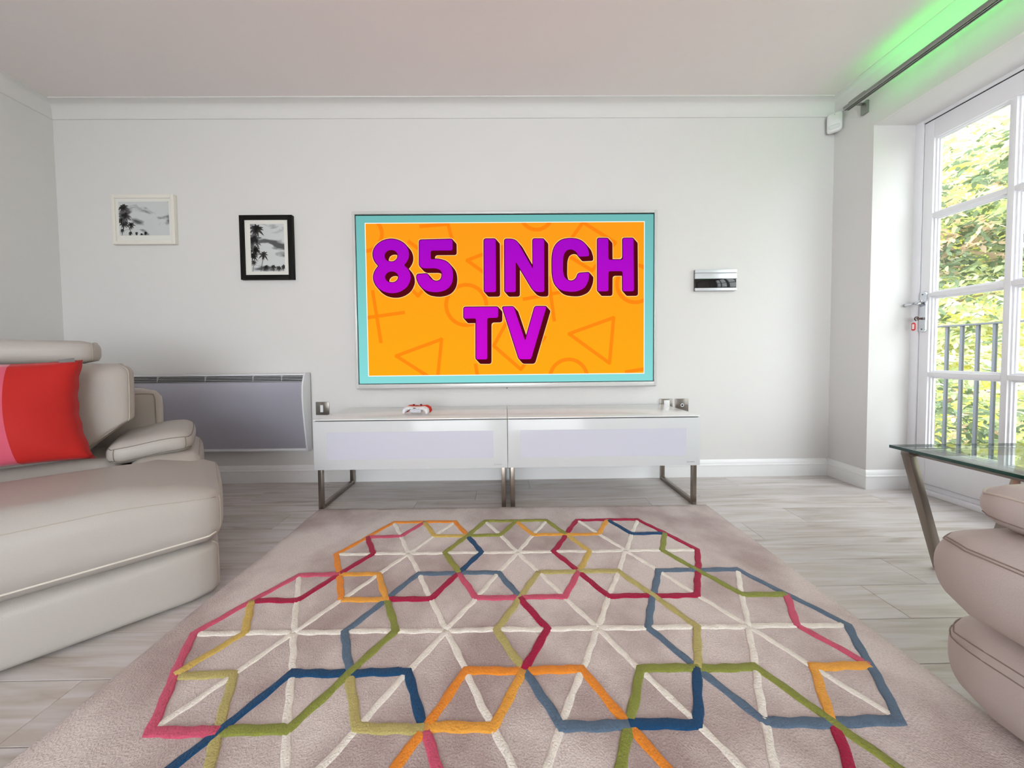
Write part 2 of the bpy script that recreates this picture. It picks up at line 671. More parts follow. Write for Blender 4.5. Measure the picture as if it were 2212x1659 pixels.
# the key in the lock and its red tag
k = empty('key', (XD - .016, 1.885, 1.005), label='small dark key with red plastic tag hanging in the french door lock', cat='key')
kb = MB().box(-.026, 0, -.0015, .0015, -.006, .006)
kb.tube([(-.026 - .011 * math.cos(a), 0, .011 * math.sin(a)) for a in np.linspace(0, 2 * PI, 13)[:-1]], .0028, 6, closed=True)
kb.build('key_bow', mat('dark_brass', (70, 45, 40), .4, .6), k)
ring = MB().tube([(-.036, .010 * math.sin(a), -.012 + .013 * math.cos(a)) for a in np.linspace(0, 2 * PI, 17)[:-1]], .001, 5, closed=True)
ring.build('key_ring', M_chrome, k)
M_redtag = mat('red_tag_plastic', (214, 30, 48), .3)
tg = MB()
ol = plate_outline(.0098, -.068, -.022)
n = len(ol)
tg.add([(-.0395, a + .004, b) for a, b in ol] + [(-.0355, a + .004, b) for a, b in ol],
       [tuple(range(n)), tuple(range(2 * n - 1, n - 1, -1))] + [(i, (i + 1) % n, n + (i + 1) % n, n + i) for i in range(n)])
t_o = tg.build('key_tag', M_redtag, k, bevel=.001)
MB().box(-.0402, -.0396, -.0015, .0095, -.059, -.031).build('paper_insert', mat('paper', (240, 235, 232), .8), t_o)

# ------------------------------------------------------------------ outside: balcony, railing, ground, trees
M_rail = mat('grey_painted_iron', (66, 70, 78), .5)
S(box('balcony_deck', (2.5, 4.06, -1.2, 3.9, -.20, -.13), mat('pale_paving', (200, 198, 192), .8)))
rl = empty('balcony_railing', (4.0, 1.3, -.13), label='grey iron balcony railing with upright bars beyond the french doors', cat='railing')
box('top_rail', (-.022, .022, -2.4, 2.5, 1.168, 1.182), M_rail, rl, bevel=.003)
box('bottom_rail', (-.012, .012, -2.4, 2.5, .07, .082), M_rail, rl)
ybar = 2.969 - 1.3 + .0978 * 8
base = box('baluster', (-.010, .010, -.010, .010, .0, 1.168), M_rail, rl, bevel=.002)
base.location = (0, ybar, 0)
for q in range(1, 48):
    yy = ybar - .0978 * q
    if yy < -2.38:
        break
    c = base.copy()
    COL.objects.link(c)
    c.parent = rl
    c.location = (0, yy, 0)

S(box('ground', (3.5, 40, -30, 30, -3.2, -3.0), mat('lawn', (96, 120, 60), .9, vary=.2, vscale=4)))


def leafmat(name, rgb, tr=.45):
    mt = bpy.data.materials.new(name)
    mt.use_nodes = True
    nt = mt.node_tree
    nt.nodes.clear()
    o = nt.nodes.new('ShaderNodeOutputMaterial')
    d = nt.nodes.new('ShaderNodeBsdfDiffuse')
    t = nt.nodes.new('ShaderNodeBsdfTranslucent')
    d.inputs['Color'].default_value = lin(rgb)
    t.inputs['Color'].default_value = lin(rgb)
    mx = nt.nodes.new('ShaderNodeMixShader')
    mx.inputs[0].default_value = tr
    nt.links.new(d.outputs[0], mx.inputs[1])
    nt.links.new(t.outputs[0], mx.inputs[2])
    nt.links.new(mx.outputs[0], o.inputs[0])
    return mt


LEAF = [leafmat('leaf_yellow', (248, 245, 172), .5), leafmat('leaf_pale', (250, 250, 228), .5), leafmat('leaf_green', (206, 218, 178), .5),
        leafmat('leaf_deep', (134, 150, 122), .45), leafmat('leaf_rusty', (236, 208, 186), .5)]
M_bark = mat('bark', (150, 132, 112), .9, bump=.6, bscale=30, bdist=.01)


def leaves(name, parent, n, blobs, size, weights, seed):
    """n lance-shaped leaves in drooping sprays spread over ellipsoid clumps (local coordinates)"""
    r = np.random.default_rng(seed)
    nb = len(blobs)
    bl = np.array(blobs, float)
    vol = bl[:, 3] * bl[:, 4] * bl[:, 5]
    sprays = n // 7
    which = r.choice(nb, sprays, p=vol / vol.sum())
    d = r.normal(size=(sprays, 3))
    d /= np.linalg.norm(d, axis=1)[:, None]
    rad = r.uniform(.55, 1.0, sprays) ** .6
    c = bl[which, :3] + d * rad[:, None] * bl[which, 3:6]
    # spray axis
    ax = d * .5 + r.normal(size=(sprays, 3)) * .8
    ax[:, 2] = ax[:, 2] * .7 - .2
    ax /= np.linalg.norm(ax, axis=1)[:, None]
    # patches of tone
    tone = np.sin(c[:, 0] * 2.1 + seed) + np.sin(c[:, 1] * 2.7 + 1.3 * seed) + np.sin(c[:, 2] * 2.3 + .7 * seed) + r.normal(size=sprays) * .8
    order = np.argsort(np.argsort(tone)) / sprays
    cw = np.cumsum(weights) / sum(weights)
    mspray = np.searchsorted(cw, order)
    V, F, MI = [], [], []
    side = np.cross(ax, [0, 0, 1])
    side /= np.linalg.norm(side, axis=1)[:, None] + 1e-6
    for k in range(7):
        t = (k // 2) * .06 * size / .1
        sg = 0 if k == 6 else (1 if k % 2 else -1)
        base_p = c + ax * t
        dirn = ax * (.8 if sg else 1.2) + side * sg * .9 + r.normal(size=(sprays, 3)) * .38
        dirn /= np.linalg.norm(dirn, axis=1)[:, None]
        L = size * r.uniform(.75, 1.25, sprays)[:, None]
        wv = np.cross(dirn, r.normal(size=(sprays, 3)) * .5 + [0, 0, 1])
        wv /= np.linalg.norm(wv, axis=1)[:, None] + 1e-6
        wd = L * .24
        p0, p3 = base_p, base_p + dirn * L - np.array([0, 0, 1]) * L * .15
        sag = np.array([0, 0, 1]) * L
        pa, pb = base_p + dirn * L * .28 - sag * .02, base_p + dirn * L * .64 - sag * .07
        V.append(np.stack([p0, pa + wv * wd, pb + wv * wd * .85, p3, pb - wv * wd * .85, pa - wv * wd], 1).reshape(-1, 3))
        MI.append(mspray)
    V = np.concatenate(V)
    MI = np.concatenate(MI)
    nq = len(V) // 6
    me = bpy.data.meshes.new(name)
    me.vertices.add(len(V))
    me.vertices.foreach_set('co', V.ravel())
    me.loops.add(nq * 6)
    me.loops.foreach_set('vertex_index', np.arange(nq * 6))
    me.polygons.add(nq)
    me.polygons.foreach_set('loop_start', np.arange(nq) * 6)
    me.polygons.foreach_set('loop_total', np.full(nq, 6))
    for mm in LEAF:
        me.materials.append(mm)
    me.polygons.foreach_set('material_index', MI.astype(np.int32))
    me.update()
    o = bpy.data.objects.new(name, me)
    COL.objects.link(o)
    o.parent = parent
    o['kind'] = 'stuff'
    return o


def tree(loc, blobs, n, size, weights, seed, label, trunk_r=.12, h=5.2):
    t = empty('tree', loc, label=label, cat='tree', group='trees beyond the balcony')
    mb = MB()
    r = random.Random(seed)
    pts = [(.06 * math.sin(i * 1.3 + seed), .06 * math.cos(i * 1.1 + seed), h * i / 8) for i in range(9)]
    mb.tube(pts, [trunk_r * (1 - .07 * i) for i in range(9)], 8)
    mb.build('trunk', M_bark, t, smooth=True)
    for b in range(9):
        a = r.uniform(0, 2 * PI)
        z = h * r.uniform(.25, .95)
        q = Vector((0, 0, z))
        d = Vector((math.cos(a), math.sin(a), r.uniform(.3, .8)))
        pp = [q + d * (s * 1.3 / 4) + Vector((0, 0, -.05 * s * s * .3)) for s in range(5)]
        MB().tube(pp, [.035, .028, .02, .014, .007], 6).build('branch', M_bark, t, smooth=True)
    leaves('foliage', t, n, blobs, size, weights, seed)
    return t


tree((5.9, 4.6, -3.0), [(0, 0, 3.0, 1.2, 1.5, 1.3), (.2, .3, 4.7, 1.2, 1.5, 1.3), (0, -.4, 5.8, 1.2, 1.4, 1.1), (-.2, .2, 1.4, 1.0, 1.4, 1.0)],
     80000, .080, (3.8, 3.8, 1.6, 1.1, .18), 3, 'bright yellow-green tree seen through the upper door panes')
tree((5.6, .80, -3.0), [(0, 0, 2.6, 1.0, 1.3, 1.3), (.1, 0, 4.4, 1.1, 1.3, 1.2), (.3, .2, 5.7, 1.1, 1.3, 1.1), (-.2, 0, 1.2, .8, 1.2, .9)],
     76000, .080, (2.6, 3.4, 1.8, 1.6, .2), 5, 'pale green tree standing behind the right-hand door panes')
tree((9.0, 7.0, -3.0), [(0, 0, 3.2, 1.6, 2.2, 2.0), (0, 0, 5.8, 1.6, 2.2, 1.8), (0, -1.5, 1.2, 1.5, 1.5, 1.2)],
     60000, .11, (1.5, 2, 3, 2.5, .8), 8, 'deeper green tree filling the gaps furthest back')
tree((8.6, -.6, -3.0), [(0, 0, 3.0, 1.4, 1.8, 1.8), (0, 0, 5.2, 1.4, 1.8, 1.6), (0, .4, 1.2, 1.2, 1.4, 1.1)],
     50000, .11, (2, 2.5, 2.5, 1.5, .3), 11, 'broad green tree standing furthest to the right of the balcony')

# ------------------------------------------------------------------ rug


def pile_material():
    mt, nt, b = nodes_of('rug_pile')
    v = coords(nt)
    n1 = N(nt, 'ShaderNodeTexNoise', Scale=2.6, Detail=4., Roughness=.55)  # broad light and dark patches paint pile sheen into the colour
    n2 = N(nt, 'ShaderNodeTexNoise', Scale=260., Detail=3.)
    n3 = N(nt, 'ShaderNodeTexNoise', Scale=38., Detail=4.)
    for n in (n1, n2, n3):
        nt.links.new(v, n.inputs['Vector'])
    cr = nt.nodes.new('ShaderNodeValToRGB')
    e = cr.color_ramp.elements
    e[0].position, e[0].color = .38, lin((182, 161, 158))
    e[1].position, e[1].color = .58, lin((226, 212, 208))
    nt.links.new(n1.outputs['Fac'], cr.inputs['Fac'])
    mx = nt.nodes.new('ShaderNodeMix')
    mx.data_type = 'RGBA'
    mx.blend_type = 'MULTIPLY'
    mx.inputs['Factor'].default_value = .5
    cr2 = nt.nodes.new('ShaderNodeValToRGB')
    cr2.color_ramp.elements[0].position, cr2.color_ramp.elements[0].color = .3, (.66, .66, .66, 1)
    cr2.color_ramp.elements[1].position, cr2.color_ramp.elements[1].color = .7, (1.1, 1.1, 1.1, 1)
    nt.links.new(n2.outputs['Fac'], cr2.inputs['Fac'])
    nt.links.new(cr.outputs[0], mx.inputs['A'])
    nt.links.new(cr2.outputs[0], mx.inputs['B'])
    nt.links.new(mx.outputs['Result'], b.inputs['Base Color'])
    b.inputs['Roughness'].default_value = .95
    b.inputs['Specular IOR Level'].default_value = .1
    b.inputs['Sheen Weight'].default_value = .25
    ad = nt.nodes.new('ShaderNodeMath')
    ad.operation = 'ADD'
    nt.links.new(n2.outputs['Fac'], ad.inputs[0])
    nt.links.new(n3.outputs['Fac'], ad.inputs[1])
    bp = N(nt, 'ShaderNodeBump', Strength=.9, Distance=.004)
    nt.links.new(ad.outputs[0], bp.inputs['Height'])
    nt.links.new(bp.outputs[0], b.inputs['Normal'])
    return mt


def yarn(name, rgb):
    return mat('yarn_' + name, rgb, .8, bump=.9, bscale=230, vary=.16, vscale=55, spec=.2, sheen=.15, bdist=.004)


YARN = {k: yarn(k, c) for k, c in dict(orange=(236, 142, 46), amber=(234, 164, 66), pink=(206, 84, 112), crimson=(168, 10, 62),
                                       gold=(208, 176, 92), olive=(146, 146, 62), navy=(20, 70, 112), steel=(92, 112, 134),
                                       green=(138, 144, 64), khaki=(186, 172, 108), cream=(240, 232, 222)).items()}
STRIPES = [
    ('orange', [(-3, 1), (-4, 2), (-8, 2), (-10, 0), (-8, -2)]),
    ('amber', [(-9, -1), (-7, -1), (-6, -2), (-8, -2)]),
    ('pink', [(-6, 2), (-7, 1), (-9, 1)]),
    ('crimson', [(-9, 1), (-8, 0), (-9, -1), (-10, -2), (-12, -2)]),
    ('gold', [(-6, 2), (-5, 1), (-3, 1)]),
    ('olive', [(-3, 1), (-1, 1), (0, 2)]),
    ('olive', [(3, 1), (2, 2), (-2, 2), (-3, 1), (-4, 0), (-3, -1)]),
    ('navy', [(-3, 1), (-2, 0), (-3, -1)]),
    ('steel', [(-6, -4), (-7, -3), (-6, -2), (-5, -1), (-1, -1), (0, -2)]),
    ('crimson', [(-3, -1), (-4, -2), (-6, -2)]),
    ('pink', [(-3, -1), (-2, -2), (2, -2), (3, -1)]),
    ('green', [(-6, -2), (-5, -3), (-6, -4), (-7, -5), (-9, -5)]),
    ('pink', [(-9, -1), (-11, -1), (-13, -3), (-11, -5), (-9, -5)]),
    ('gold', [(-12, -2), (-11, -3), (-12, -4)]),
    ('khaki', [(-12, -4), (-10, -4), (-9, -5), (-8, -6)]),
    ('navy', [(-10, -6), (-9, -5), (-8, -4), (-4, -4), (-3, -5)]),
    ('khaki', [(-6, -4), (-5, -5), (-3, -5)]),
    ('khaki', [(1, -1), (0, -2), (-1, -3), (0, -4)]),
    ('orange', [(-4, -6), (-3, -5), (-2, -4), (2, -4), (3, -5), (4, -6)]),
    ('amber', [(0, -4), (-1, -5), (-3, -5)]),
    ('pink', [(-3, -5), (-2, -6)]),
    ('crimson', [(2, 0), (4, 2), (8, 2), (10, 0), (8, -2), (4, -2), (2, 0)]),
    ('gold', [(3, 1), (4, 0), (3, -1)]),
    ('amber', [(0, 2), (1, 1), (5, 1), (6, 2)]),
    ('navy', [(6, 2), (7, 1), (9, 1)]),
    ('green', [(9, 1), (8, 0), (9, -1), (10, -2), (12, -2)]),
    ('khaki', [(1, -1), (5, -1), (6, -2), (7, -3), (6, -4)]),
    ('crimson', [(0, -2), (1, -3), (0, -4)]),
    ('steel', [(9, -1), (7, -1), (5, -3), (6, -4), (7, -5), (9, -5), (11, -5), (13, -3), (11, -1), (9, -1)]),
    ('pink', [(12, -2), (11, -3), (12, -4)]),
    ('amber', [(12, -4), (10, -4), (9, -5)]),
    ('crimson', [(9, -5), (8, -6)]),
    ('green', [(2, -6), (3, -5), (4, -4), (8, -4), (9, -5), (10, -6)]),
    ('navy', [(6, -4), (5, -5), (3, -5)]),
    ('steel', [(0, -4), (1, -5), (3, -5)]),
    # the near half of the rug, below the frame
    ('navy', [(-10, -6), (-8, -8), (-4, -8), (-2, -6)]),
    ('orange', [(-4, -6), (-2, -8), (2, -8), (4, -6)]),
    ('green', [(2, -6), (4, -8), (8, -8), (10, -6)]),
    ('crimson', [(-13, -9), (-11, -7), (-7, -7), (-5, -9), (-7, -11), (-11, -11), (-13, -9)]),
    ('steel', [(-7, -9), (-5, -7), (-1, -7), (1, -9), (-1, -11), (-5, -11), (-7, -9)]),
    ('gold', [(-1, -9), (1, -7), (5, -7), (7, -9), (5, -11), (1, -11), (-1, -9)]),
    ('pink', [(5, -9), (7, -7), (11, -7), (13, -9), (11, -11), (7, -11), (5, -9)]),
    ('green', [(-10, -12), (-8, -10), (-4, -10), (-2, -12), (-4, -14), (-8, -14), (-10, -12)]),
    ('navy', [(-4, -12), (-2, -10), (2, -10), (4, -12), (2, -14), (-2, -14), (-4, -12)]),
    ('amber', [(2, -12), (4, -10), (8, -10), (10, -12), (8, -14), (4, -14), (2, -12)]),
    ('steel', [(-13, -15), (-11, -13), (-7, -13), (-5, -15), (-7, -17), (-11, -17), (-13, -15)]),
    ('pink', [(-7, -15), (-5, -13), (-1, -13), (1, -15), (-1, -17), (-5, -17), (-7, -15)]),
    ('olive', [(-1, -15), (1, -13), (5, -13), (7, -15), (5, -17), (1, -17), (-1, -15)]),
    ('orange', [(5, -15), (7, -13), (11, -13), (13, -15), (11, -17), (7, -17), (5, -15)]),
    ('crimson', [(-10, -18), (-8, -16), (-4, -16), (-2, -18), (-4, -20), (-8, -20), (-10, -18)]),
    ('khaki', [(-4, -18), (-2, -16), (2, -16), (4, -18), (2, -20), (-2, -20), (-4, -18)]),
    ('steel', [(2, -18), (4, -16), (8, -16), (10, -18), (8, -20), (4, -20), (2, -18)]),
]
LS = .4445
rug = empty('rug', (.0419, 1.3358, 0), -.0051, label='wide mauve-beige wool rug patterned with raised coloured hexagon outlines, lying before the television bench', cat='rug')


def rug_pt(a, b):
    return Vector((a / 6 * LS, b / 3 * LS * .8660, 0))


def rug_base():
    x0, x1, y0, y1 = -1.046, 1.027, -2.74, .412
    nx, ny = 90, 130
    vs, fs = [], []
    zt = .011

    def wob(t, k):
        return .002 * math.sin(t * 9 + k) + .0012 * math.sin(t * 31 + 2 * k)
    prof = [(0, .001), (.001, .007), (.005, zt)]
    xs = [x0 + .005 + (x1 - x0 - .01) * i / nx for i in range(nx + 1)]
    ys = [y0 + .005 + (y1 - y0 - .01) * j / ny for j in range(ny + 1)]
    for j, yy in enumerate(ys):
        for i, xx in enumerate(xs):
            ex = wob(yy, 1) if i == 0 else (wob(yy, 2) if i == nx else 0)
            ey = wob(xx, 3) if j == 0 else (wob(xx, 4) if j == ny else 0)
            vs.append((xx + ex, yy + ey, zt))
    W = nx + 1
    for j in range(ny):
        for i in range(nx):
            k = j * W + i
            fs.append((k, k + 1, k + W + 1, k + W))
    ring = [i for i in range(nx)] + [j * W + nx for j in range(ny)] + [ny * W + i for i in range(nx, 0, -1)] + [j * W for j in range(ny, 0, -1)]
    cx, cy = (x0 + x1) / 2, (y0 + y1) / 2
    prev = ring
    for (o, z) in ((.003, .0075), (.0045, 0)):
        cur = []
        for k in ring:
            a = vs[k]
            sx = -1 if a[0] < x0 + .02 else (1 if a[0] > x1 - .02 else 0)
            sy = -1 if a[1] < y0 + .02 else (1 if a[1] > y1 - .02 else 0)
            vs.append((a[0] + sx * o, a[1] + sy * o, z))
            cur.append(len(vs) - 1)
        n = len(ring)
        for q in range(n):
            fs.append((prev[q], cur[q], cur[(q + 1) % n], prev[(q + 1) % n]))
        prev = cur
    return MB().add(vs, fs)


rug_base().build('pile', pile_material(), rug, smooth=True)


def stripe(pts, w, z, mt, lab=None, name='stripe', seed=0):
    closed = (pts[0] == pts[-1])
    P = [rug_pt(*p) for p in pts]
    if closed:
        P = P[:-1]
    n = len(P)
    r = random.Random(seed)
    # resample with mitred normals
    path, nrm = [], []
    segs = n if closed else n - 1
    sn = []
    for i in range(segs):
        d = (P[(i + 1) % n] - P[i]).normalized()
        sn.append(Vector((-d.y, d.x, 0)))
    for i in range(segs):
        a, b = P[i], P[(i + 1) % n]
        L = (b - a).length
        k = max(3, int(L / .014))
        for q in range(k):
            t = q / k
            if q == 0:
                if i == 0 and not closed:
                    nn = sn[0]
                else:
                    m_ = (sn[i - 1] + sn[i])
                    m_.normalize()
                    nn = m_ / max(.5, m_.dot(sn[i]))
            else:
                nn = sn[i]
            path.append(a.lerp(b, t))
            nrm.append(nn)
    if not closed:
        path.append(P[-1])
        nrm.append(sn[-1])
    M = len(path)
    ph = [r.uniform(0, 6) for _ in range(4)]
    vs, fs = [], []
    s = 0
    for i in range(M):
        s += .014
        jl = .0013 * math.sin(s * 95 + ph[0]) + r.uniform(-.0007, .0007)
        jr = .0013 * math.sin(s * 83 + ph[1]) + r.uniform(-.0007, .0007)
        c = path[i] + nrm[i] * (.0015 * math.sin(s * 24 + ph[2]))
        zz = z + r.uniform(-.0004, .0004)
        hw = w / 2
        for (o, h) in ((hw + jl, .0095), (hw + jl - .0010, zz - .0010), (hw * .70, zz), (-hw * .70, zz), (-hw - jr + .0010, zz - .0010), (-hw - jr, .0095)):
            q = c + nrm[i] * o
            vs.append((q.x, q.y, h))
    K = 6
    for i in range(M if closed else M - 1):
        j = (i + 1) % M
        for k in range(K - 1):
            fs.append((i * K + k, i * K + k + 1, j * K + k + 1, j * K + k))
    if not closed:
        fs.append(tuple(range(K)))
        fs.append(tuple((M - 1) * K + k for k in range(K - 1, -1, -1)))
    o = MB().add(vs, fs).build(name, mt, rug, smooth=True)
    if lab:
        o['label'] = lab
    return o


# cream spokes first
centres = []
for b in range(0, -7, -1):
    if b % 2 == 0:
        centres += [(a, b * 3) for a in (-6, 0, 6)]
    else:
        centres += [(a, b * 3) for a in (-9, -3, 3, 9)]
cs = set(centres)
done = set()
q = 0
for c in centres:
    for (dx, dy) in ((6, 0), (3, 3), (-3, 3), (-6, 0), (-3, -3), (3, -3)):
        e = (c[0] + dx, c[1] + dy)
        if e in cs:
            key = tuple(sorted((c, e)))
            if key in done:
                continue
            done.add(key)
            end = e
        else:
            end = (c[0] + dx * 2 / 3, c[1] + dy * 2 / 3)
        stripe([c, end], .0185, .0130 + .00012 * (q % 5), YARN['cream'], None, 'spoke', q)
        q += 1
for i, (cname, pts) in enumerate(STRIPES):
    stripe(pts, .0225, .0140 + .00013 * (i % 7), YARN[cname], cname + ' outline', 'stripe', 100 + i)

# ------------------------------------------------------------------ television
TX0, TZ0, TW, TH = -.9395, .6424, 1.895, 1.072
TY = YB - .050
tv = empty('television', (0, 0, 0), label='large flat television with white bezel on the back wall showing purple lettering', cat='television')
box('housing', (TX0 + .02, TX0 + TW - .02, TY + .012, YB - .0015, TZ0 + .03, TZ0 + TH - .03), M_black, tv)
bz = MB()
ot, obm = .017, .026
for (a, b, c, d_) in ((TX0 - ot, TX0, TZ0 - obm, TZ0 + TH + ot), (TX0 + TW, TX0 + TW + ot, TZ0 - obm, TZ0 + TH + ot),
                      (TX0, TX0 + TW, TZ0 + TH, TZ0 + TH + ot), (TX0, TX0 + TW, TZ0 - obm, TZ0)):
    bz.box(a, b, TY - .010, TY + .022, c, d_)
bz.build('bezel', mat('white_bezel', (214, 214, 214), .3, .1), tv, bevel=.002)
box('lower_trim', (TX0 - .012, TX0 + TW + .012, TY - .004, TY + .02, TZ0 - obm - .006, TZ0 - obm), mat('grey_trim', (168, 168, 170), .4), tv)
MB().tube([(TX0 + TW / 2, TY - .012, TZ0 - obm - .006), (TX0 + TW / 2, TY + .004, TZ0 - obm - .006)], .004, 8).build('sensor', M_black, tv)

GLYPHS = {'8': [[(141, 755), (129, 767), (120, 780), (114, 794), (110, 808), (109, 823), (110, 838), (115, 853), (122, 866), (132, 879), (144, 890), (158, 900), (173, 908), (190, 913), (207, 917), (225, 918), (243, 917), (260, 913), (277, 907), (292, 899), (305, 890), (317, 878), (326, 865), (332, 851), (336, 837), (337, 822), (336, 807), (331, 792), (324, 779), (315, 766), (303, 754), (321, 739), (331, 725), (338, 711), (343, 696), (344, 680), (343, 664), (338, 649), (331, 634), (322, 620), (310, 608), (296, 598), (280, 589), (263, 583), (245, 579), (226, 578), (208, 579), (190, 583), (173, 588), (157, 597), (143, 607), (131, 619), (122, 632), (115, 647), (110, 662), (109, 678), (110, 693), (115, 709), (122, 723), (132, 737), (143, 749)], [(266, 812), (264, 801), (258, 790), (248, 782), (236, 776), (223, 775), (210, 777), (198, 782), (189, 790), (183, 801), (181, 813), (184, 824), (190, 835), (199, 843), (211, 848), (225, 850), (238, 848), (249, 843), (259, 834), (264, 824)], [(267, 679), (265, 668), (259, 658), (249, 650), (237, 645), (224, 644), (211, 646), (199, 651), (190, 659), (184, 669), (182, 680), (184, 691), (191, 701), (200, 709), (212, 714), (225, 716), (238, 714), (250, 709), (259, 701), (265, 691)]], '5': [[(403, 911), (612, 915), (612, 844), (474, 844), (473, 790), (517, 792), (574, 777), (607, 738), (615, 689), (606, 635), (572, 596), (509, 579), (440, 590), (400, 623), (381, 671), (384, 696), (451, 700), (469, 666), (506, 648), (536, 661), (544, 691), (537, 719), (507, 733), (422, 733), (400, 750)]], 'I': [[(812, 915), (886, 915), (884, 580), (809, 580)]], 'N': [[(942, 913), (1014, 912), (1120, 725), (1121, 914), (1193, 913), (1192, 578), (1127, 578), (1012, 770), (1010, 579), (940, 579)]], 'C': [[(1479, 802), (1411, 799), (1400, 828), (1365, 849), (1329, 837), (1314, 800), (1312, 703), (1325, 662), (1363, 641), (1398, 661), (1408, 695), (1480, 700), (1478, 656), (1452, 600), (1400, 579), (1358, 577), (1297, 586), (1257, 625), (1242, 685), (1242, 805), (1256, 865), (1298, 907), (1363, 917), (1423, 906), (1465, 869), (1479, 823)]], 'H': [[(1532, 915), (1602, 914), (1603, 779), (1694, 778), (1693, 914), (1763, 914), (1766, 578), (1693, 578), (1692, 706), (1603, 706), (1602, 579), (1532, 579)]], 'T': [[(678, 486), (897, 486), (896, 417), (827, 416), (824, 152), (751, 153), (754, 414), (677, 413)]], 'V': [[(923, 486), (996, 487), (1067, 270), (1131, 487), (1206, 486), (1104, 150), (1027, 151)]]}
STROKES = [[(410, 997), (585, 1010), (607, 923)], [(330, 906), (398, 856)], [(1325, 860), (1441, 1016), (1647, 887), (1498, 712), (1325, 819)], [(702, 782), (931, 867), (896, 641), (702, 782)], [(100, 599), (147, 263)], [(60, 425), (303, 457)], [(1054, 533), (1325, 582)], [(1218, 676), (1255, 391)], [(352, 598), (388, 560), (431, 611)], [(241, 180), (533, 284), (500, 10), (241, 180)], [(1349, 311), (1636, 412), (1609, 120), (1349, 311)], [(950, 389), (865, 239), (1038, 86), (1194, 293)], [(746, 126), (759, 50)], [(1709, 62), (1832, 80)]]
RINGS = [(59, 953, 108), (1145, 1072, 100), (693, 500, 128), (1345, 27, 120), (1775, 626, 118)]



def grad_emit(name, c0, c1, z0, z1, axis=2, c2=None):
    mt, nt, b = nodes_of(name)
    b.inputs['Base Color'].default_value = (.005, .005, .005, 1)
    b.inputs['Roughness'].default_value = .35
    b.inputs['Specular IOR Level'].default_value = .0
    tc = nt.nodes.new('ShaderNodeTexCoord')
    sp = nt.nodes.new('ShaderNodeSeparateXYZ')
    mr = N(nt, 'ShaderNodeMapRange')
    mr.inputs['From Min'].default_value = z0
    mr.inputs['From Max'].default_value = z1
    mx = nt.nodes.new('ShaderNodeMix')
    mx.data_type = 'RGBA'
    mx.inputs['A'].default_value = lin(c0)
    mx.inputs['B'].default_value = lin(c1)
    nt.links.new(tc.outputs['Object'], sp.inputs[0])
    nt.links.new(sp.outputs[axis], mr.inputs['Value'])
    nt.links.new(mr.outputs[0], mx.inputs['Factor'])
    nt.links.new(mx.outputs['Result'], b.inputs['Emission Color'])
    b.inputs['Emission Strength'].default_value = 1
    return mt


def fillet(poly, r, k=5):
    out = []
    n = len(poly)
    for i in range(n):
        p0, p1, p2 = Vector(poly[i - 1]), Vector(poly[i]), Vector(poly[(i + 1) % n])
        a, b = p0 - p1, p2 - p1
        la, lb = a.length, b.length
        a.normalize()
        b.normalize()
        c = a.dot(b)
        if c < -.995:
            out.append(tuple(p1))
            continue
        rr = r if c > -.45 else 60
        t = min(rr, la * .49, lb * .49)
        s, e = p1 + a * t, p1 + b * t
        for j in range(k + 1):
            u = j / k
            q = s * (1 - u) ** 2 + p1 * 2 * u * (1 - u) + e * u * u
            if not out or (Vector(out[-1]) - q).length > .4:
                out.append(tuple(q))
    return out


def sarea(p):
    return sum(p[i - 1][0] * p[i][1] - p[i][0] * p[i - 1][1] for i in range(len(p))) / 2


def offs(poly, d):
    """grow (d>0) a simple polygon"""
    if sarea(poly) < 0:
        poly = poly[::-1]
    n = len(poly)
    out = []
    for i in range(n):
        p0, p1, p2 = Vector(poly[i - 1]), Vector(poly[i]), Vector(poly[(i + 1) % n])
        a, b = (p1 - p0), (p2 - p1)
        if a.length < 1e-6 or b.length < 1e-6:
            continue
        a.normalize()
        b.normalize()
        na, nb = Vector((a.y, -a.x)), Vector((b.y, -b.x))
        mm = na + nb
        if mm.length < 1e-3:
            mm = na
        mm.normalize()
        out.append(tuple(p1 + mm * (d / max(.3, mm.dot(na)))))
    return out


def add_poly(mb, loops, y, mi, dx=0, dz=0):
    """flat filled outline in the plane of the screen (millimetres from its lower left corner)"""
    tri = tessellate_polygon([[Vector((p[0], p[1], 0)) for p in lp] for lp in loops])
    flat = [p for lp in loops for p in lp]
    mb.add([(TX0 + (p[0] + dx) / 1000, y, TZ0 + (p[1] + dz) / 1000) for p in flat], [tuple(t) for t in tri], mi)


def clip(poly, x0, x1, y0, y1):
    def cut(pl, ins, inter):
        o = []
        for i in range(len(pl)):
            a, b = pl[i - 1], pl[i]
            if ins(b):
                if not ins(a):
                    o.append(inter(a, b))
                o.append(b)
            elif ins(a):
                o.append(inter(a, b))
        return o

    def ix(v):
        return lambda a, b: (v, a[1] + (b[1] - a[1]) * (v - a[0]) / (b[0] - a[0]))

    def iy(v):
        return lambda a, b: (a[0] + (b[0] - a[0]) * (v - a[1]) / (b[1] - a[1]), v)
    for ins, it in ((lambda p: p[0] >= x0, ix(x0)), (lambda p: p[0] <= x1, ix(x1)), (lambda p: p[1] >= y0, iy(y0)), (lambda p: p[1] <= y1, iy(y1))):
        poly = cut(poly, ins, it)
        if len(poly) < 3:
            return []
    return poly


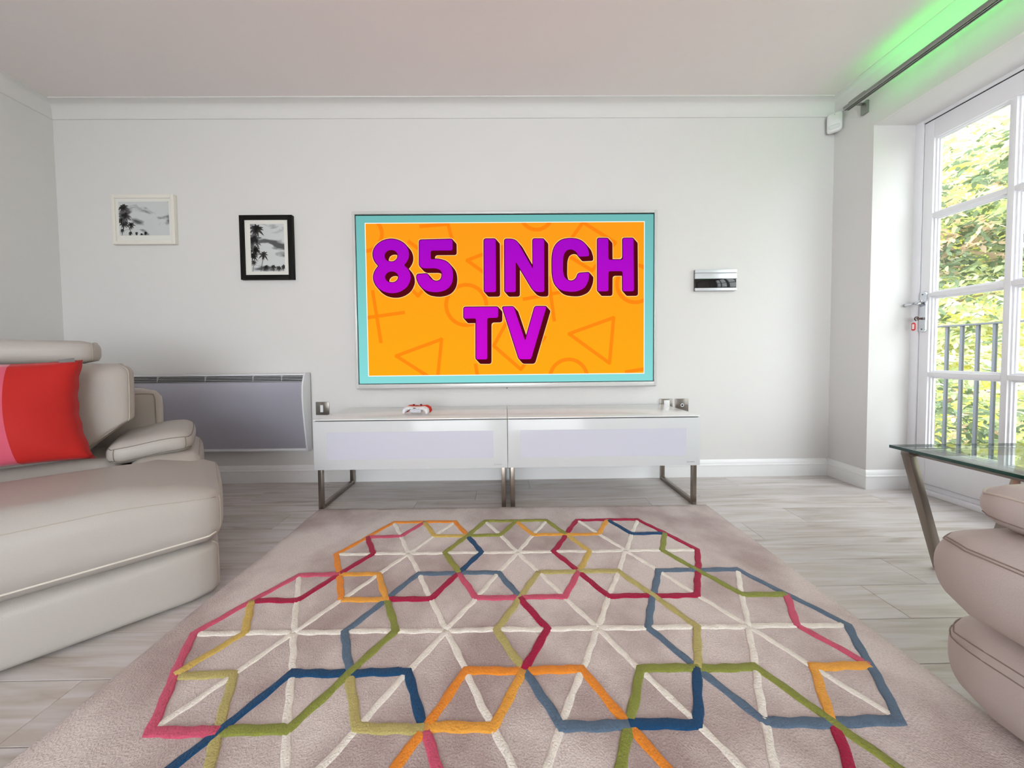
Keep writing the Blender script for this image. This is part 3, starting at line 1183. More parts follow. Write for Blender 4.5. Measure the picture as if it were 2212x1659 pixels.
SM = [grad_emit('screen_teal', (138, 222, 220), (112, 186, 184), TZ0, TZ0 + TH),
      emit('screen_white', (255, 246, 236), 1.1),
      grad_emit('screen_orange', (255, 172, 14), (255, 156, 22), TZ0, TZ0 + TH),
      grad_emit('screen_shapes', (255, 140, 10), (255, 132, 8), TZ0, TZ0 + TH),
      emit('screen_cream_outline', (255, 226, 150), 1.0),
      emit('screen_maroon', (86, 10, 22), 1.0),
      grad_emit('screen_purple', (212, 0, 214), (158, 0, 196), TZ0 + .05, TZ0 + TH - .05),
      emit('screen_black', (8, 8, 12), 1.0)]
PX0, PX1, PY0, PY1 = 60, 1835, 50, 1021
sc = MB()
add_poly(sc, [[(0, 0), (TW * 1000, 0), (TW * 1000, TH * 1000), (0, TH * 1000)]], TY + .002, 7)  # thin black border, also standing in for the bezel's shadow
add_poly(sc, [[(4, 4), (TW * 1000 - 4, 4), (TW * 1000 - 4, TH * 1000 - 6), (4, TH * 1000 - 6)]], TY + .0015, 0)
add_poly(sc, [[(PX0, PY0), (PX1, PY0), (PX1, PY1), (PX0, PY1)]], TY + .001, 1)
add_poly(sc, [[(PX0 + 5, PY0 + 5), (PX1 - 5, PY0 + 5), (PX1 - 5, PY1 - 5), (PX0 + 5, PY1 - 5)]], TY + .0005, 2)
inner = (PX0 + 5, PX1 - 5, PY0 + 5, PY1 - 5)
for st in STROKES:
    n = len(st)
    loop = st[0] == st[-1]
    for i in range(n - 1):
        a, b = Vector(st[i]), Vector(st[i + 1])
        d = (b - a).normalized()
        nn = Vector((-d.y, d.x)) * 11
        e = d * (6 if (loop or n > 2) else 0)
        q_ = clip([tuple(a - e + nn), tuple(b + e + nn), tuple(b + e - nn), tuple(a - e - nn)], *inner)
        if q_:
            add_poly(sc, [q_], TY, 3)
for (cx_, cy_, rr) in RINGS:
    for i in range(48):
        a0, a1 = 2 * PI * i / 48, 2 * PI * (i + 1) / 48
        q_ = clip([(cx_ + (rr - 12) * math.cos(a0), cy_ + (rr - 12) * math.sin(a0)), (cx_ + (rr + 12) * math.cos(a0), cy_ + (rr + 12) * math.sin(a0)),
                   (cx_ + (rr + 12) * math.cos(a1), cy_ + (rr + 12) * math.sin(a1)), (cx_ + (rr - 12) * math.cos(a1), cy_ + (rr - 12) * math.sin(a1))], *inner)
        if q_:
            add_poly(sc, [q_], TY, 3)
screen = sc.build('screen', SM, tv)
let = MB()
for g, loops in GLYPHS.items():
    lp = loops
    for layer, (grow, mi, yy) in enumerate(((8, 4, TY - .0006), (4.5, 5, TY - .0012))):
        for s_ in range(9):
            t = s_ / 8
            ls = [fillet(offs(lp[0], grow), 13 + grow)] + [fillet(offs(l, -grow), 20) for l in lp[1:]]
            add_poly(let, ls, yy, mi, 22 * t, -25 * t)
    add_poly(let, [fillet(offs(lp[0], -.5), 13)] + [fillet(l, 20) for l in lp[1:]], TY - .0018, 6)
lo = let.build('lettering', SM, screen)
lo['label'] = 'purple lettering reading 85 INCH TV'

# ------------------------------------------------------------------ television benches (two units side by side)
M_lacq = mat('white_lacquer', (224, 226, 228), .12, coat=.5)
M_whiteglass = mat('white_back_painted_glass', (214, 216, 219), .16, spec=.35)
M_topglass = mat('glossy_white_glass_top', (234, 236, 238), .035, spec=.6)
M_insert = mat('pale_blue_grey_panel', (210, 211, 225), .16)
M_badge = mat('badge_grey', (158, 162, 168), .3, .6)


def bench(x0, w, label):
    b = empty('television_bench', (x0, 1.95, 0), label=label, cat='TV bench', group='white glass television benches')
    Y0, Y1 = 1.752 - 1.95, 2.155 - 1.95
    box('body', (.002, w - .002, Y0 + .012, Y1 - .004, .222, .4775), M_lacq, b, bevel=.002)
    box('glass_top', (0, w, Y0, Y1, .4820, .489), M_topglass, b, bevel=.0012)
    fl = box('flap_door', (0, w, Y0, Y0 + .008, .219, .4775), M_whiteglass, b, bevel=.0012)
    box('panel', (.0685, w - .0745, Y0 - .0006, Y0 + .001, .273, .420), M_insert, fl)
    bd = MB()
    bx, bz_ = w - .066, .2385
    bd.tube([(bx + .004 * math.cos(a), Y0 - .0006, bz_ + .004 * math.sin(a)) for a in np.linspace(.6, 5.6, 12)], .0007, 4)
    for i in range(9):
        h = (.0022, .0034, .0022, .0022, .0036, .0022, .0024, .0022, .0022)[i]
        bd.box(bx + .0055 + i * .0036, bx + .0055 + i * .0036 + .0022, Y0 - .001, Y0, bz_ - .0012, bz_ - .0012 + h)
    bd.build('badge', M_badge, fl)
    box('gap_shade_strip', (.006, w - .006, Y0 + .010, Y1 - .01, .4775, .4820), M_black, b)  # black filler stands in for the shade under the glass top
    for k, xa in enumerate((.0125, w - .0335)):
        lg = MB()
        s = .0225
        lg.box(xa, xa + s, Y0 + .010, Y0 + .010 + s, 0, .222)
        lg.box(xa, xa + s, Y1 - .012 - s, Y1 - .012, 0, .222)
        lg.box(xa, xa + s, Y0 + .010 + s, Y1 - .012 - s, 0, s)
        lg.build('leg', M_nickel, b, bevel=.0015)
    return b


bench(-1.0205, 1.026, 'white glass television bench on the left, with the game controller on top')
bench(.0080, 1.0295, 'white glass television bench on the right, under the two wall sockets')

# ------------------------------------------------------------------ game controller
gc = empty('game_controller', (-.508, 1.885, .489), -.10, label='red and white game controller standing on the left television bench', cat='controller')


def arch(dx, dy, dz, gr, mt, name, yr):
    path = [(-66, -6, 8.5), (-67, -3, 17), (-62, 0, 28), (-48, 2, 36), (-26, 4, 38), (0, 5, 38), (26, 4, 38), (48, 2, 36), (62, 0, 28), (67, -3, 17), (66, -6, 8.5)]
    ra = [7, 11, 13.5, 12.5, 8.5, 7.5, 8.5, 12.5, 13.5, 11, 7]
    mb = MB()
    P = []
    R_ = []
    for i in range(len(path) - 1):
        for k_ in range(4):
            t = k_ / 4
            P.append(tuple((path[i][j] * (1 - t) + path[i + 1][j] * t) / 1000 + (dx, dy, dz)[j] for j in range(3)))
            R_.append((ra[i] * (1 - t) + ra[i + 1] * t) / 1000 + gr)
    P.append(tuple(path[-1][j] / 1000 + (dx, dy, dz)[j] for j in range(3)))
    R_.append(ra[-1] / 1000 + gr)
    n = 14
    vs, fs = [], []
    L = len(P)
    for i in range(L):
        a, b = Vector(P[max(0, i - 1)]), Vector(P[min(L - 1, i + 1)])
        t = (b - a)
        t.y = 0
        t.normalize()
        nn = Vector((-t.z, 0, t.x))
        for k_ in range(n):
            an = 2 * PI * k_ / n
            vs.append(Vector(P[i]) + nn * (R_[i] * math.cos(an)) + Vector((0, 1, 0)) * (yr * (.7 + .3 * math.sin(PI * i / (L - 1))) * math.sin(an)))
    # rounded ends
    for i in range(L - 1):
        for k_ in range(n):
            fs.append((i * n + k_, i * n + (k_ + 1) % n, (i + 1) * n + (k_ + 1) % n, (i + 1) * n + k_))
    fs += [tuple(range(n)), tuple((L - 1) * n + k_ for k_ in range(n))]
    vs = [(v.x, v.y, max(v.z, .0)) for v in vs]
    return mb.add(vs, fs).build(name, mt, gc, smooth=True)


M_red = mat('red_gloss_plastic', (196, 18, 22), .28)
M_dkred = mat('dark_red_plastic', (120, 8, 26), .35)
wb_ = arch(0, -.012, 0, 0, mat('controller_white', (226, 227, 232), .35), 'back_shell', .026)
rd = arch(.004, .018, .0022, .0012, M_red, 'front_shell', .026)
box('charging_port', (-.006, .008, -.041, -.034, .0385, .0415), M_black, gc)
Cushion((-.028, -.034, .012), (.036, -.004, .034), (.006, .008, .008)).build('battery_cover', mat('controller_grey', (206, 207, 214), .45), gc, 8)
for xx in (-.021, .022):
    MB().tube([(xx, .012, .044), (xx, .012, .052), (xx, .012, .053), (xx, .012, .0555)], [.0035, .0035, .0075, .007], 12).build('thumbstick', M_dkred, gc, smooth=True)
Cushion((-.012, .004, .044), (.010, .022, .0485), (.004, .004, .002)).build('button_pad', M_dkred, gc, 6)
for xx in (-.045, .046):
    Cushion((xx - .016, -.036, .030), (xx + .016, -.012, .040), (.006, .006, .004)).build('trigger', mat('controller_white_trigger', (220, 221, 226), .35), gc, 6)

# ------------------------------------------------------------------ panel heater
ph = empty('panel_heater', (0, 0, 0), label='wide grey curved panel heater on the back wall behind the cream sofa', cat='heater')
HX0, HX1 = -2.50, -1.277


def heater_profile(grow=0., z0=.222, z1=.712):
    pts = [(.055, z0), (.058, .235), (.066, .30), (.078, .40), (.088, .50), (.092, .58), (.088, .64), (.080, .672), (.070, .700), (.058, z1)]
    return [(YB - o - grow, z) for o, z in pts]


M_heat = mat('white_heater_metal', (222, 223, 228), .35)
M_hpanel = mat('smoked_grey_panel', (182, 181, 196), .36, .4, coat=.7)
MB().extrude([(YB - .012, .225), (YB - .012, .705)] + heater_profile(-.012, .226, .704)[::-1], 'x', HX0 + .004, HX1 - .004).build('housing', M_black, ph)
fp = [p for p in heater_profile() if .23 < p[1] < .66]
fp = [(YB - .0575, .240)] + fp[1:] + [(YB - .0835, .665)]
pan = MB().extrude(fp + [(y_ + .006, z_) for y_, z_ in fp[::-1]], 'x', HX0 + .004, HX1 - .004).build('front_panel', M_hpanel, ph, smooth=True)
pan.data.set_sharp_from_angle(angle=math.radians(40))
box('lower_rail', (HX0 + .004, HX1 - .004, YB - .062, YB - .012, .222, .238), M_heat, ph, bevel=.002)
box('top_cap', (HX0 + .004, HX1 - .004, YB - .066, YB - .012, .704, .716), M_heat, ph, bevel=.003)
for i in range(4):
    z = .6695 + i * .0096
    o_ = .0835 - .0030 * i
    box('vent_slat', (HX0 + .004, HX1 - .004, YB - o_, YB - o_ + .005, z - .0014, z + .0014), M_heat, ph)
for xx in (-2.2, -1.9, -1.6, -1.42):
    box('slat_spacer', (xx, xx + .002, YB - .068, YB - .03, .665, .704), M_heat, ph)
for xa in (HX0 - .006, HX1 - .004):
    MB().extrude([(YB - .010, .218), (YB - .010, .720)] + [(y_, z_) for y_, z_ in heater_profile(.004, .218, .722)][::-1], 'x', xa, xa + .010).build('end_cap', M_heat, ph, bevel=.002)
for xa in (-2.2, -1.55):
    box('wall_bracket', (xa, xa + .04, YB - .014, YB, .3, .65), M_heat, ph)

# ------------------------------------------------------------------ framed pictures


def cloud_print(name, seed, scale):
    mt, nt, b = nodes_of(name)
    tc = nt.nodes.new('ShaderNodeTexCoord')
    mp = nt.nodes.new('ShaderNodeMapping')
    mp.inputs['Location'].default_value = (seed, seed * .7, seed * 1.3)
    mp.inputs['Rotation'].default_value = (0, .6, 0)
    mp.inputs['Scale'].default_value = (scale * .8, scale, scale * 1.7)
    nt.links.new(tc.outputs['Object'], mp.inputs['Vector'])
    n = N(nt, 'ShaderNodeTexNoise', Scale=1.0, Detail=6., Distortion=.6)
    nt.links.new(mp.outputs[0], n.inputs['Vector'])
    cr = nt.nodes.new('ShaderNodeValToRGB')
    e = cr.color_ramp.elements
    e[0].position, e[0].color = .38, lin((84, 82, 86))
    e[1].position, e[1].color = .50, lin((212, 213, 216))
    k_ = cr.color_ramp.elements.new(.44)
    k_.color = lin((160, 160, 166))
    nt.links.new(n.outputs['Fac'], cr.inputs['Fac'])
    nt.links.new(cr.outputs[0], b.inputs['Base Color'])
    b.inputs['Roughness'].default_value = .6
    return mt


M_ink = mat('print_ink', (44, 42, 46), .6)
M_ink2 = mat('print_ink_grey', (92, 90, 96), .6)


def palm(mb, x, z, r, n, tilt=0, trunk=None, y=0, mi=1, spread=2 * PI, start=0, rnd=None):
    for i in range(n):
        a = start + spread * i / n + rnd.uniform(-.18, .18)
        L = r * rnd.uniform(.75, 1.1)
        pts = []
        for k_ in range(6):
            t = k_ / 5
            pts.append((x + math.cos(a) * L * t, z + math.sin(a) * L * t - .35 * L * t * t))
        wd = [.02, .13, .16, .12, .07, .0]
        up_, dn = [], []
        for k_ in range(6):
            dxn, dzn = -math.sin(a), math.cos(a)
            up_.append((pts[k_][0] + dxn * wd[k_] * r, y, pts[k_][1] + dzn * wd[k_] * r))
            dn.append((pts[k_][0] - dxn * wd[k_] * r, y, pts[k_][1] - dzn * wd[k_] * r))
        vs = up_ + dn
        mb.add(vs, [(k_, k_ + 1, 6 + k_ + 1, 6 + k_) for k_ in range(5)], mi)
    if trunk:
        x2, z2, w_ = trunk
        mb.add([(x - w_, y, z), (x + w_, y, z), (x2 + w_, y, z2), (x2 - w_, y, z2)], [(0, 1, 2, 3)], mi)


def clipmesh(mb, x0, x1, z0, z1):
    mb.v = [(min(max(x, x0), x1), y, min(max(z, z0), z1)) for x, y, z in mb.v]


def picture(name, X0, X1, Z0, Z1, fw_, px, frame_mat, label, seed, palms, depth=.024):
    p = empty(name, ((X0 + X1) / 2, YB, (Z0 + Z1) / 2), label=label, cat='picture')
    cx_, cz_ = (X0 + X1) / 2, (Z0 + Z1) / 2
    hw, hh = (X1 - X0) / 2, (Z1 - Z0) / 2
    f_ = MB()
    f_.box(-hw, -hw + fw_, -depth, 0, -hh, hh)
    f_.box(hw - fw_, hw, -depth, 0, -hh, hh)
    f_.box(-hw + fw_, hw - fw_, -depth, 0, hh - fw_, hh)
    f_.box(-hw + fw_, hw - fw_, -depth, 0, -hh, -hh + fw_)
    f_.build('frame', frame_mat, p, bevel=.0012)
    box('mat_board', (-hw + fw_, hw - fw_, -depth + .007, -.002, -hh + fw_, hh - fw_), mat('mat_board', (236, 233, 228), .8), p)
    a0, a1, b0, b1 = px[0] - cx_, px[1] - cx_, px[2] - cz_, px[3] - cz_
    pm = MB()
    pm.add([(a0, -depth + .0066, b0), (a1, -depth + .0066, b0), (a1, -depth + .0066, b1), (a0, -depth + .0066, b1)], [(0, 1, 2, 3)], 0)
    art = MB()
    rnd = random.Random(seed)
    for (u, v, r, n, tr, mi) in palms:
        x, z = a0 + (a1 - a0) * u, b0 + (b1 - b0) * v
        t_ = (a0 + (a1 - a0) * tr, b0, .0016) if tr is not None else None
        palm(art, x, z, r, n, 0, t_, -depth + .0063 - .0001 * mi, mi, rnd=rnd)
    clipmesh(art, a0, a1, b0, b1)
    pm.add(art.v, art.f)
    pm.mi[-len(art.f):] = art.mi
    pm.build('print', [cloud_print('cloud_print', seed, 7.5), M_ink, M_ink2], p)
    MB().add([(-hw + fw_, -depth + .004, -hh + fw_), (hw - fw_, -depth + .004, -hh + fw_), (hw - fw_, -depth + .004, hh - fw_), (-hw + fw_, -depth + .004, hh - fw_)],
             [(0, 1, 2, 3)]).build('glazing', M_glass, p)
    return p


picture('framed_picture', -2.487, -2.093, 1.549, 1.860, .022, (-2.447, -2.132, 1.606, 1.818), mat('off_white_frame', (232, 228, 220), .5),
        'white-framed black and white palm photograph, the higher and wider picture left on the back wall', 3.3,
        [(.10, .84, .040, 11, None, 1), (.12, .60, .050, 12, None, 2), (.06, .50, .036, 11, None, 1), (.10, .38, .038, 11, None, 1), (.24, .32, .030, 9, .2, 1), (.06, .16, .018, 9, .05, 1), (.22, .08, .016, 11, .22, 1), (.34, .07, .013, 10, .34, 1), (.44, .04, .012, 9, None, 1), (.52, .08, .015, 10, .52, 1)])
picture('framed_picture', -1.687, -1.352, 1.320, 1.728, .030, (-1.622, -1.408, 1.372, 1.674), mat('black_frame', (12, 10, 10), .5, spec=.2),
        'black-framed upright palm photograph on the back wall, beside the television', 9.1,
        [(.18, .90, .055, 11, None, 1), (.10, .68, .060, 12, None, 2), (.12, .46, .046, 12, None, 1), (.06, .34, .034, 10, None, 1), (.38, .36, .036, 9, .28, 1), (.08, .20, .022, 9, .04, 1), (.44, .09, .026, 12, .44, 1), (.66, .10, .020, 11, .66, 1), (.82, .08, .022, 11, .82, 1), (.97, .10, .024, 11, None, 1)])

# ------------------------------------------------------------------ small wall devices
wu = empty('wall_unit', (1.373, YB, 1.295), label='slim silver and white wall unit with a black window, right of the television', cat='wall unit')
hw = .136
M_silver = mat('pale_silver', (214, 217, 222), .28, .25)
box('backplate', (-hw + .003, hw - .003, -.020, 0, -.068, .068), M_black, wu)
box('top_panel', (-hw, hw, -.024, -.012, .046, .069), M_silver, wu, bevel=.0015)
box('upper_panel', (-hw, hw, -.024, -.012, .008, .044), M_silver, wu, bevel=.0015)
box('window_glass', (-hw + .001, hw - .004, -.0215, -.014, -.051, .008), M_blackgloss, wu, bevel=.001)
box('lower_panel', (-hw, hw, -.024, -.012, -.069, -.051), M_silver, wu, bevel=.0015)


def wall_plate(name, X0, Z0, label, kind):
    s = .086
    p = empty(name, (X0 + s / 2, YB, Z0 + s / 2), label=label, cat='wall socket' if kind != 'switch' else 'wall switch')
    h = s / 2
    box('faceplate', (-h, h, -.0065, 0, -h, h), M_steel_plate, p, bevel=.0018)
    if kind == 'spur':
        box('rocker', (-.012, .006, -.0105, -.006, -.024, .022), M_white_plastic, p, bevel=.0015)
    elif kind == 'switch':
        box('rocker', (-.016, .022, -.0105, -.006, -.028, .034), M_white_plastic, p, bevel=.0015)
    else:
        MB().tube([(.009 * math.cos(a) , -.009, .009 * math.sin(a)) for a in np.linspace(0, 2 * PI, 21)[:-1]], .0028, 6, closed=True).build('aerial_ring', M_white_plastic, p, smooth=True)
        MB().tube([(0, -.006, 0), (0, -.0095, 0)], .0055, 12).build('aerial_pin', M_black, p)
    for sx in (-1, 1):
        if kind == 'spur' and sx < 0:
            continue
        if kind == 'switch' and sx < 0:
            continue
        MB().tube([(sx * .031, -.006, 0), (sx * .031, -.009, 0)], [.0042, .0028], 10).build('screw', M_chrome, p)
    return p


wall_plate('fused_socket', -1.244, .441, 'brushed steel wall switch plate between the heater and the left bench', 'spur')
wall_plate('light_switch', 1.016, .436, 'steel plate with a big white rocker, left one above the right bench', 'switch')
wall_plate('aerial_socket', 1.121, .436, 'steel aerial socket plate with round white ring, right one above the right bench', 'aerial')

det = empty('motion_sensor', (2.108, 2.136, 2.275), math.radians(-45), label='small white motion sensor in the ceiling corner above the french doors', cat='sensor')
Cushion((-.036, -.020, -.058), (.036, .018, .060), (.018, .014, .018), (0, .003, 0)).build('housing', M_white_plastic, det, 10)
Cushion((-.026, -.027, -.045), (.026, -.010, -.018), (.010, .008, .010)).build('lens', mat('frosted_lens', (222, 224, 226), .3), det, 8)
box('mount', (-.014, .014, .012, .030, -.02, .03), M_white_plastic, det)
box('indicator', (-.002, .002, -.0215, -.018, .034, .044), M_black, det)

# ------------------------------------------------------------------ curtain track with its green light strip
M_track = mat('anodised_track', (150, 152, 148), .35, .7)
M_trackdark = mat('track_groove', (40, 44, 42), .5)
ct = empty('curtain_track', (2.048, 1.1, 2.27), label='grey metal curtain track above the french doors with a glowing green light strip', cat='curtain track')
tm = MB()
y0_, y1_ = .15 - 1.1, 2.006 - 1.1
prof = [(-.019, -.006), (-.019, .008), (-.015, .011), (.015, .011), (.018, .008), (.018, -.011), (.011, -.011), (.011, -.004), (.004, -.004), (.004, -.011), (-.003, -.011), (-.003, -.004), (-.010, -.004), (-.010, -.011), (-.015, -.011)]
tm.extrude(prof, 'y', y0_, y1_)
tm.build('track', M_track, ct, bevel=.0)
box('groove_liner', (-.0095, .0105, y0_ + .002, y1_ - .002, -.0045, -.0035), M_trackdark, ct)
box('end_stop', (-.014, .014, y1_ - .002, y1_ + .004, -.009, .009), M_trackdark, ct, bevel=.002)
box('connector', (-.010, .012, y1_ - .11, y1_ - .02, .011, .022), M_track, ct, bevel=.003)
for yb_ in (1.99, 1.15, .35):
    bk = MB()
    bk.box(.086, .102, yb_ - 1.1 - .018, yb_ - 1.1 + .016, -.045, .028)
    bk.box(.010, .090, yb_ - 1.1 - .012, yb_ - 1.1 + .010, .011, .016)
    bk.build('bracket', M_track, ct, bevel=.002)
M_led = bpy.data.materials.new('green_light_strip')
M_led.use_nodes = True
b_ = M_led.node_tree.nodes['Principled BSDF']
b_.inputs['Base Color'].default_value = (.1, .8, .2, 1)
b_.inputs['Emission Color'].default_value = (.0, 1.0, .06, 1)
b_.inputs['Emission Strength'].default_value = LED_STRENGTH
ls_ = MB()
ls_.extrude([(.0095, .0112), (.0175, .0112), (.0175, .0120), (.0095, .0120)], 'y', y0_, 1.86 - 1.1)
ls_.build('light_strip', M_led, ct)
box('added_light_shield', (.0040, .0055, y0_, 1.86 - 1.1, .0108, .0205), M_track, ct)  # added lip that cuts the strip's glow on the ceiling

# ------------------------------------------------------------------ glass side table
stb = empty('side_table', (1.70, 1.03, 0), label='glass-topped side table with slanted brushed steel legs beside the french doors', cat='table')
tx0, tx1, ty0, ty1 = 1.445 - 1.70, 1.985 - 1.70, .828 - 1.03, 1.228 - 1.03
tp = MB()
tp.box(tx0, tx1, ty0, ty1, .4555, .466)
tp.mi = [1, 1, 1, 1, 0, 0]
M_gedge = mat('green_glass_edge', (10, 62, 50), .08, spec=.8)
gtop = tp.build('glass_top', [glass_mat('table_glass', (.90, .97, .94)), M_gedge], stb)
for me_ in (gtop.data,):
    for p_ in me_.polygons:
        p_.material_index = 0 if abs(p_.normal.z) > .5 else 1
sc_ = .0125
for yy in (ty1 - .012 - sc_, ty0 + .012 + sc_):
    for sgn, xt, xb in ((1, tx0 + .045, tx0 + .178), (-1, tx1 - .045, tx1 - .178)):
        vs = []
        for z, xc in ((.4315, xt), (0, xb)):
            vs += [(xc - .0135, yy - sc_, z), (xc + .0135, yy - sc_, z), (xc + .0135, yy + sc_, z), (xc - .0135, yy + sc_, z)]
        MB().add(vs, [(0, 1, 2, 3), (7, 6, 5, 4)] + [(i, (i + 1) % 4, 4 + (i + 1) % 4, 4 + i) for i in range(4)]).build('leg', M_nickel, stb, bevel=.0015)
    box('cross_bar', (tx0 + .030, tx1 - .030, yy - sc_, yy + sc_, .4315, .4555), M_nickel, stb, bevel=.0015)
for xx in (tx0 + .06, tx1 - .06):
    box('side_bar', (xx - .010, xx + .010, ty0 + .037, ty1 - .037, .4355, .4540), M_nickel, stb)

# ------------------------------------------------------------------ cream sofa on the left
sf = empty('sofa', (-.990, 1.128, 0), math.radians(42), label='cream leather sofa on the left, holding the red cushion', cat='sofa')
SL = -1.50


def soft(t):
    t = max(0, min(1, t))
    return t * t * (3 - 2 * t)


c = Cushion((SL, .0, .0), (.0, .86, .188), (.055, .055, .03), (0, .012, 0))
o = c.build('base', M_leather, sf, 16)
c.seam([(1, -.90, -1), (1, -.90, 1)], o, M_seam, .0018)


def slope_seat(p):
    t = soft((p.x + .24) / .25)
    if p.z > .30:
        p.z -= .040 * t * (p.z - .30) / .12
    # shallow crease behind the front roll
    g = math.exp(-((p.y - .44) / .05) ** 2)
    if p.z > .38 and p.x < -.2:
        p.z -= .014 * g
    return p


c = Cushion((SL, -.018, .187), (.014, .50, .416), (.04, .07, .08), (.006, .018, .018), slope_seat)
o = c.build('seat', M_leather, sf, 26)
c.seam([(-1, -1, .66), (.985, -1, .66)], o, M_seam, .0012, .0002, 60)
c.seam([(-1, -1, -.80), (.985, -1, -.80)], o, mat('piping', (214, 206, 196), .5), .0032, .0008, 60, 'piping')
c.seam([(1, -.93, -1), (1, -.93, .66), (1, -.2, .9), (1, 1, .9)], o, M_seam, .0022, .0004, 30)
c = Cushion((-1.235, .47, .19), (-.262, .82, .428), (.03, .05, .05), (0, 0, .016))
c.build('rear_seat', M_leather, sf, 14)
for (a, b_) in ((-.255, -.035), (SL + .03, -1.24)):
    c = Cushion((a, .40, .02), (b_, .93, .418), (.045, .06, .06), (.006, .01, .008))
    o = c.build('arm', M_leather, sf, 14)
    c.seam([(1, -.90, -1), (1, -.90, .98), (1, .98, .98)] if a > -1 else [(-1, -.90, -1), (-1, -.90, .98), (-1, .98, .98)], o, M_seam, .0024, .0006, 20)
    c.seam([(-1, -1, .80), (1, -1, .80)], o, M_seam, .0018, .0003, 20)
    c = Cushion((a - .052, .455, .421), (b_ - .030, .87, .506), (.045, .042, .036), (.008, .008, .011), lambda p: Vector((p.x, p.y, p.z + .004 * soft((p.y - .45) / .45) - .016 * soft((-p.x - .13) / .15) * (1 if p.x > -.5 else 0))))
    o = c.build('arm_pillow', M_leather, sf, 16)
    for zz in (.62, -.72):
        c.seam([(-1, -1, zz), (1, -1, zz), (1, 1, zz), (-1, 1, zz)], o, M_seamdark, .0016, .0004, 22, closed=True)
    for px_ in (-1, 1):
        c.seam([(px_ * .86, -1, -.72), (px_ * .86, -1, .62)], o, M_seamdark, .0014, .0004, 8)


def lean(p):
    t = soft((p.x + .42) / .19)
    k_ = max(0, min(1, (.80 - p.z) / .36))
    p.z += .125 * t * k_ * k_
    tl = soft((-1.08 - p.x) / .19)
    p.z += .125 * tl * k_ * k_
    p.x -= .24 * t * (p.y - .53)
    p.y += (p.z - .44) * .16
    return p


c = Cushion((-1.27, .525, .43), (-.232, .745, .798), (.045, .055, .045), (.004, .022, .006), lean)
o = c.build('backrest', M_leather, sf, 20)
c.seam([(.975, -1, -.92), (.975, -1, .90), (.94, -.9, 1), (.94, .9, 1)], o, M_seam, .0022, .0005, 26)
c.seam([(-.90, -1, -.92), (.90, -1, -.92)], o, M_seam, .0022, .0005, 40)
c = Cushion((-1.34, .79, .03), (-.168, .935, .678), (.06, .03, .06), (.0, .008, 0), lambda p: Vector((p.x - .12 * soft((p.x + .5) / .3) * (p.y - .79), p.y, p.z)))
o = c.build('back_shell', M_leather, sf, 12)
c.seam([(.97, -1, -1), (.97, -1, .97), (-.97, -1, .97), (-.97, -1, -1)], o, M_seam, .0028, .0006, 30)
c = Cushion((-1.14, .645, .802), (-.345, .765, .893), (.022, .04, .035), (.004, .008, .004))
o = c.build('headrest', M_leather, sf, 14)
c.seam([(.985, -1, -1), (.985, -1, 1), (.985, 1, 1)], o, M_seam, .0012, .0002, 14)
for xx in (-.95, -.55):
    MB().tube([(xx, .70, .74), (xx, .70, .81)], .006, 8).build('headrest_post', M_chrome, sf)

# ------------------------------------------------------------------ red and pink cushion leaning on the backrest
M_velred = mat('red_velvet', (184, 18, 9), .75, bump=.2, bscale=300, vary=.10, vscale=9, sheen=.25)
M_velred.node_tree.nodes['Principled BSDF'].inputs['Sheen Tint'].default_value = (1, .3, .35, 1)
M_velpink = mat('pink_velvet', (206, 82, 108), .75, bump=.2, bscale=300, vary=.10, vscale=9, sheen=.25)
ang = math.radians(42)
lc = Vector((-.543, .428, .462))
wc = Vector((-.990 + lc.x * math.cos(ang) - lc.y * math.sin(ang), 1.128 + lc.x * math.sin(ang) + lc.y * math.cos(ang), lc.z))
cu = empty('cushion', wc, ang, label='square velvet cushion, half red and half pink, leaning on the cream sofa', cat='cushion')
CW, CH, CT = .43, .385, .155


def pillow():
    mb = MB()
    n = 30
    tilt = .19
    for s in (-1, 1):
        vs, fs = [], []
        for j in range(n + 1):
            for i in range(n + 1):
                u, v = -1 + 2 * i / n, -1 + 2 * j / n
                x = CW / 2 * u * (1 - .11 * (1 - v * v) ** 1.0) - .028 * (v + 1) / 2
                z = CH / 2 * v * (1 - .075 * (1 - u * u))
                th_ = CT / 2 * ((1 - u * u) * (1 - v * v)) ** .42
                # scalloped zip edge on the right-hand side
                if u > .9:
                    x += .0016 * math.sin(v * 17)
                y = s * th_ * (.45 if s > 0 else 1)
                # slight sag creases towards the corners
                y += s * .004 * math.sin(5 * u + 3 * v) * (1 - max(abs(u), abs(v)) ** 4)
                zz = z + CH / 2 * .93
                vs.append((x, y + .02 + zz * tilt, zz * .955))
        for j in range(n):
            for i in range(n):
                k_ = j * (n + 1) + i
                fs.append((k_, k_ + 1, k_ + n + 2, k_ + n + 1))
        mb.add(vs, fs)
        for j in range(n):
            for i in range(n):
                mb.mi[-n * n + j * n + i] = 0 if i > 18 else 1
    return mb


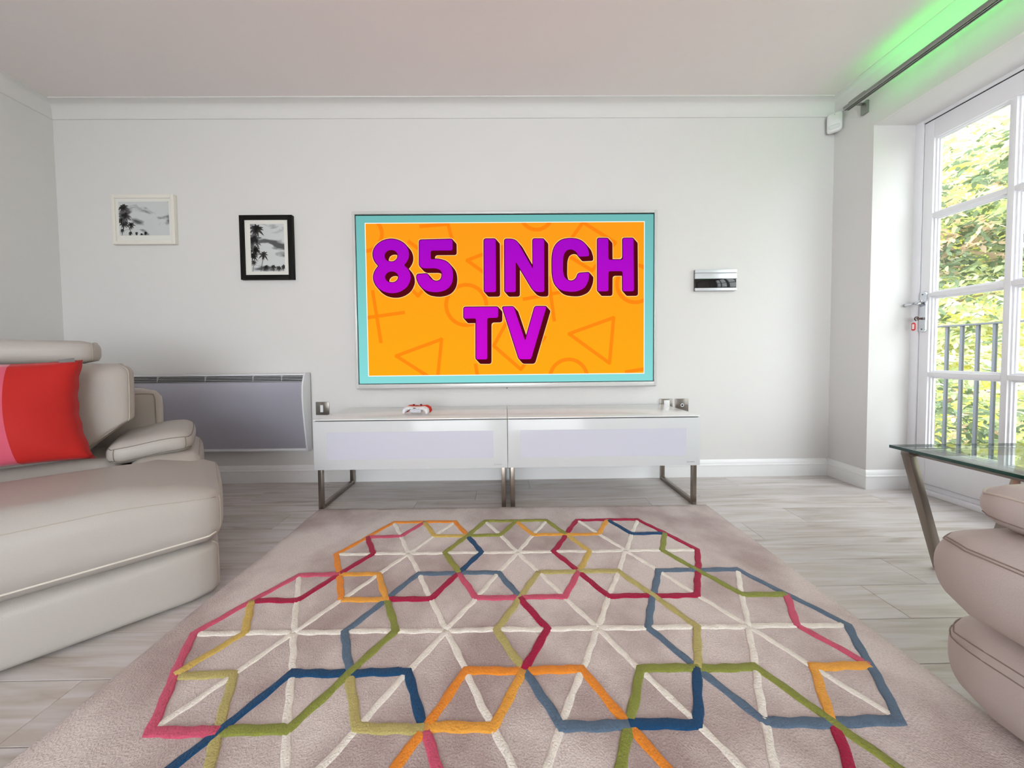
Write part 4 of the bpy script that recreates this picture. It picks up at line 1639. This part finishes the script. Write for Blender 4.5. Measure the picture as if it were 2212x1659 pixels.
cb = pillow()
me = cb.build('cover', [M_velred, M_velpink], cu, smooth=True)
bm = bmesh.new()
bm.from_mesh(me.data)
bmesh.ops.remove_doubles(bm, verts=bm.verts, dist=1e-5)
bmesh.ops.recalc_face_normals(bm, faces=bm.faces)
bm.to_mesh(me.data)
bm.free()
me.data.polygons.foreach_set('use_smooth', [True] * len(me.data.polygons))
tb = MB().box(-.018, .018, -.0015, .0015, -.008, .009).build('care_tag', mat('grey_tag', (110, 108, 108), .6), cu)
tb.location = (.150, .083, .350)
tb.rotation_euler = (0, math.radians(-10), 0)

# ------------------------------------------------------------------ taupe sofa at the right edge
M_seamtaupe = mat('taupe_seam', (150, 134, 126), .7)
s2 = empty('sofa', (1.40, -.30, 0), label='taupe leather sofa cut off by the right edge of the picture', cat='sofa')
dx_, dy_ = -1.40, .30
c = Cushion((.972 + dx_, -1.45 + dy_, .030), (1.84 + dx_, .748 + dy_, .250), (.09, .10, .095), (.012, .012, .0))
o = c.build('base', M_leather2, s2, 18)
for zz in (.55, .36):
    c.seam([(-1, -1, zz), (-1, 1, zz), (1, 1, zz)], o, M_seamtaupe, .0013, .0003, 60)
c = Cushion((.918 + dx_, -1.48 + dy_, .252), (1.86 + dx_, .735 + dy_, .450), (.085, .09, .10), (.010, .006, .014))
o = c.build('seat', M_leather2, s2, 24)
for zz in (.80, .70):
    c.seam([(-1, -1, zz), (-1, .93, zz), (-.93, 1, zz), (1, 1, zz)], o, M_seamtaupe, .0013, .0003, 60)
c = Cushion((.985 + dx_, .10 + dy_, .455), (1.24 + dx_, .692 + dy_, .540), (.045, .045, .042), (.006, .006, .018))
o = c.build('arm_pillow', M_leather2, s2, 18)
c.seam([(-1, -1, .74), (-1, 1, .74), (1, 1, .74), (1, -1, .74)], o, mat('piping_pale', (206, 196, 186), .5), .0028, .0008, 30, 'piping', closed=True)
c.seam([(-1, -1, -.6), (-1, 1, -.6), (1, 1, -.6), (1, -1, -.6)], o, M_seamtaupe, .0014, .0003, 30, closed=True)
c = Cushion((1.56 + dx_, -1.40 + dy_, .43), (1.84 + dx_, .55 + dy_, .80), (.06, .06, .06), (.01, .01, .01))
c.build('backrest', M_leather2, s2, 14)
for (xx, yy) in ((1.12, .62), (1.70, .62), (1.12, -1.3), (1.70, -1.3)):
    box('foot', (xx + dx_ - .02, xx + dx_ + .02, yy + dy_ - .02, yy + dy_ + .02, .0 if xx > 1.15 else .0, .05), M_black, s2)
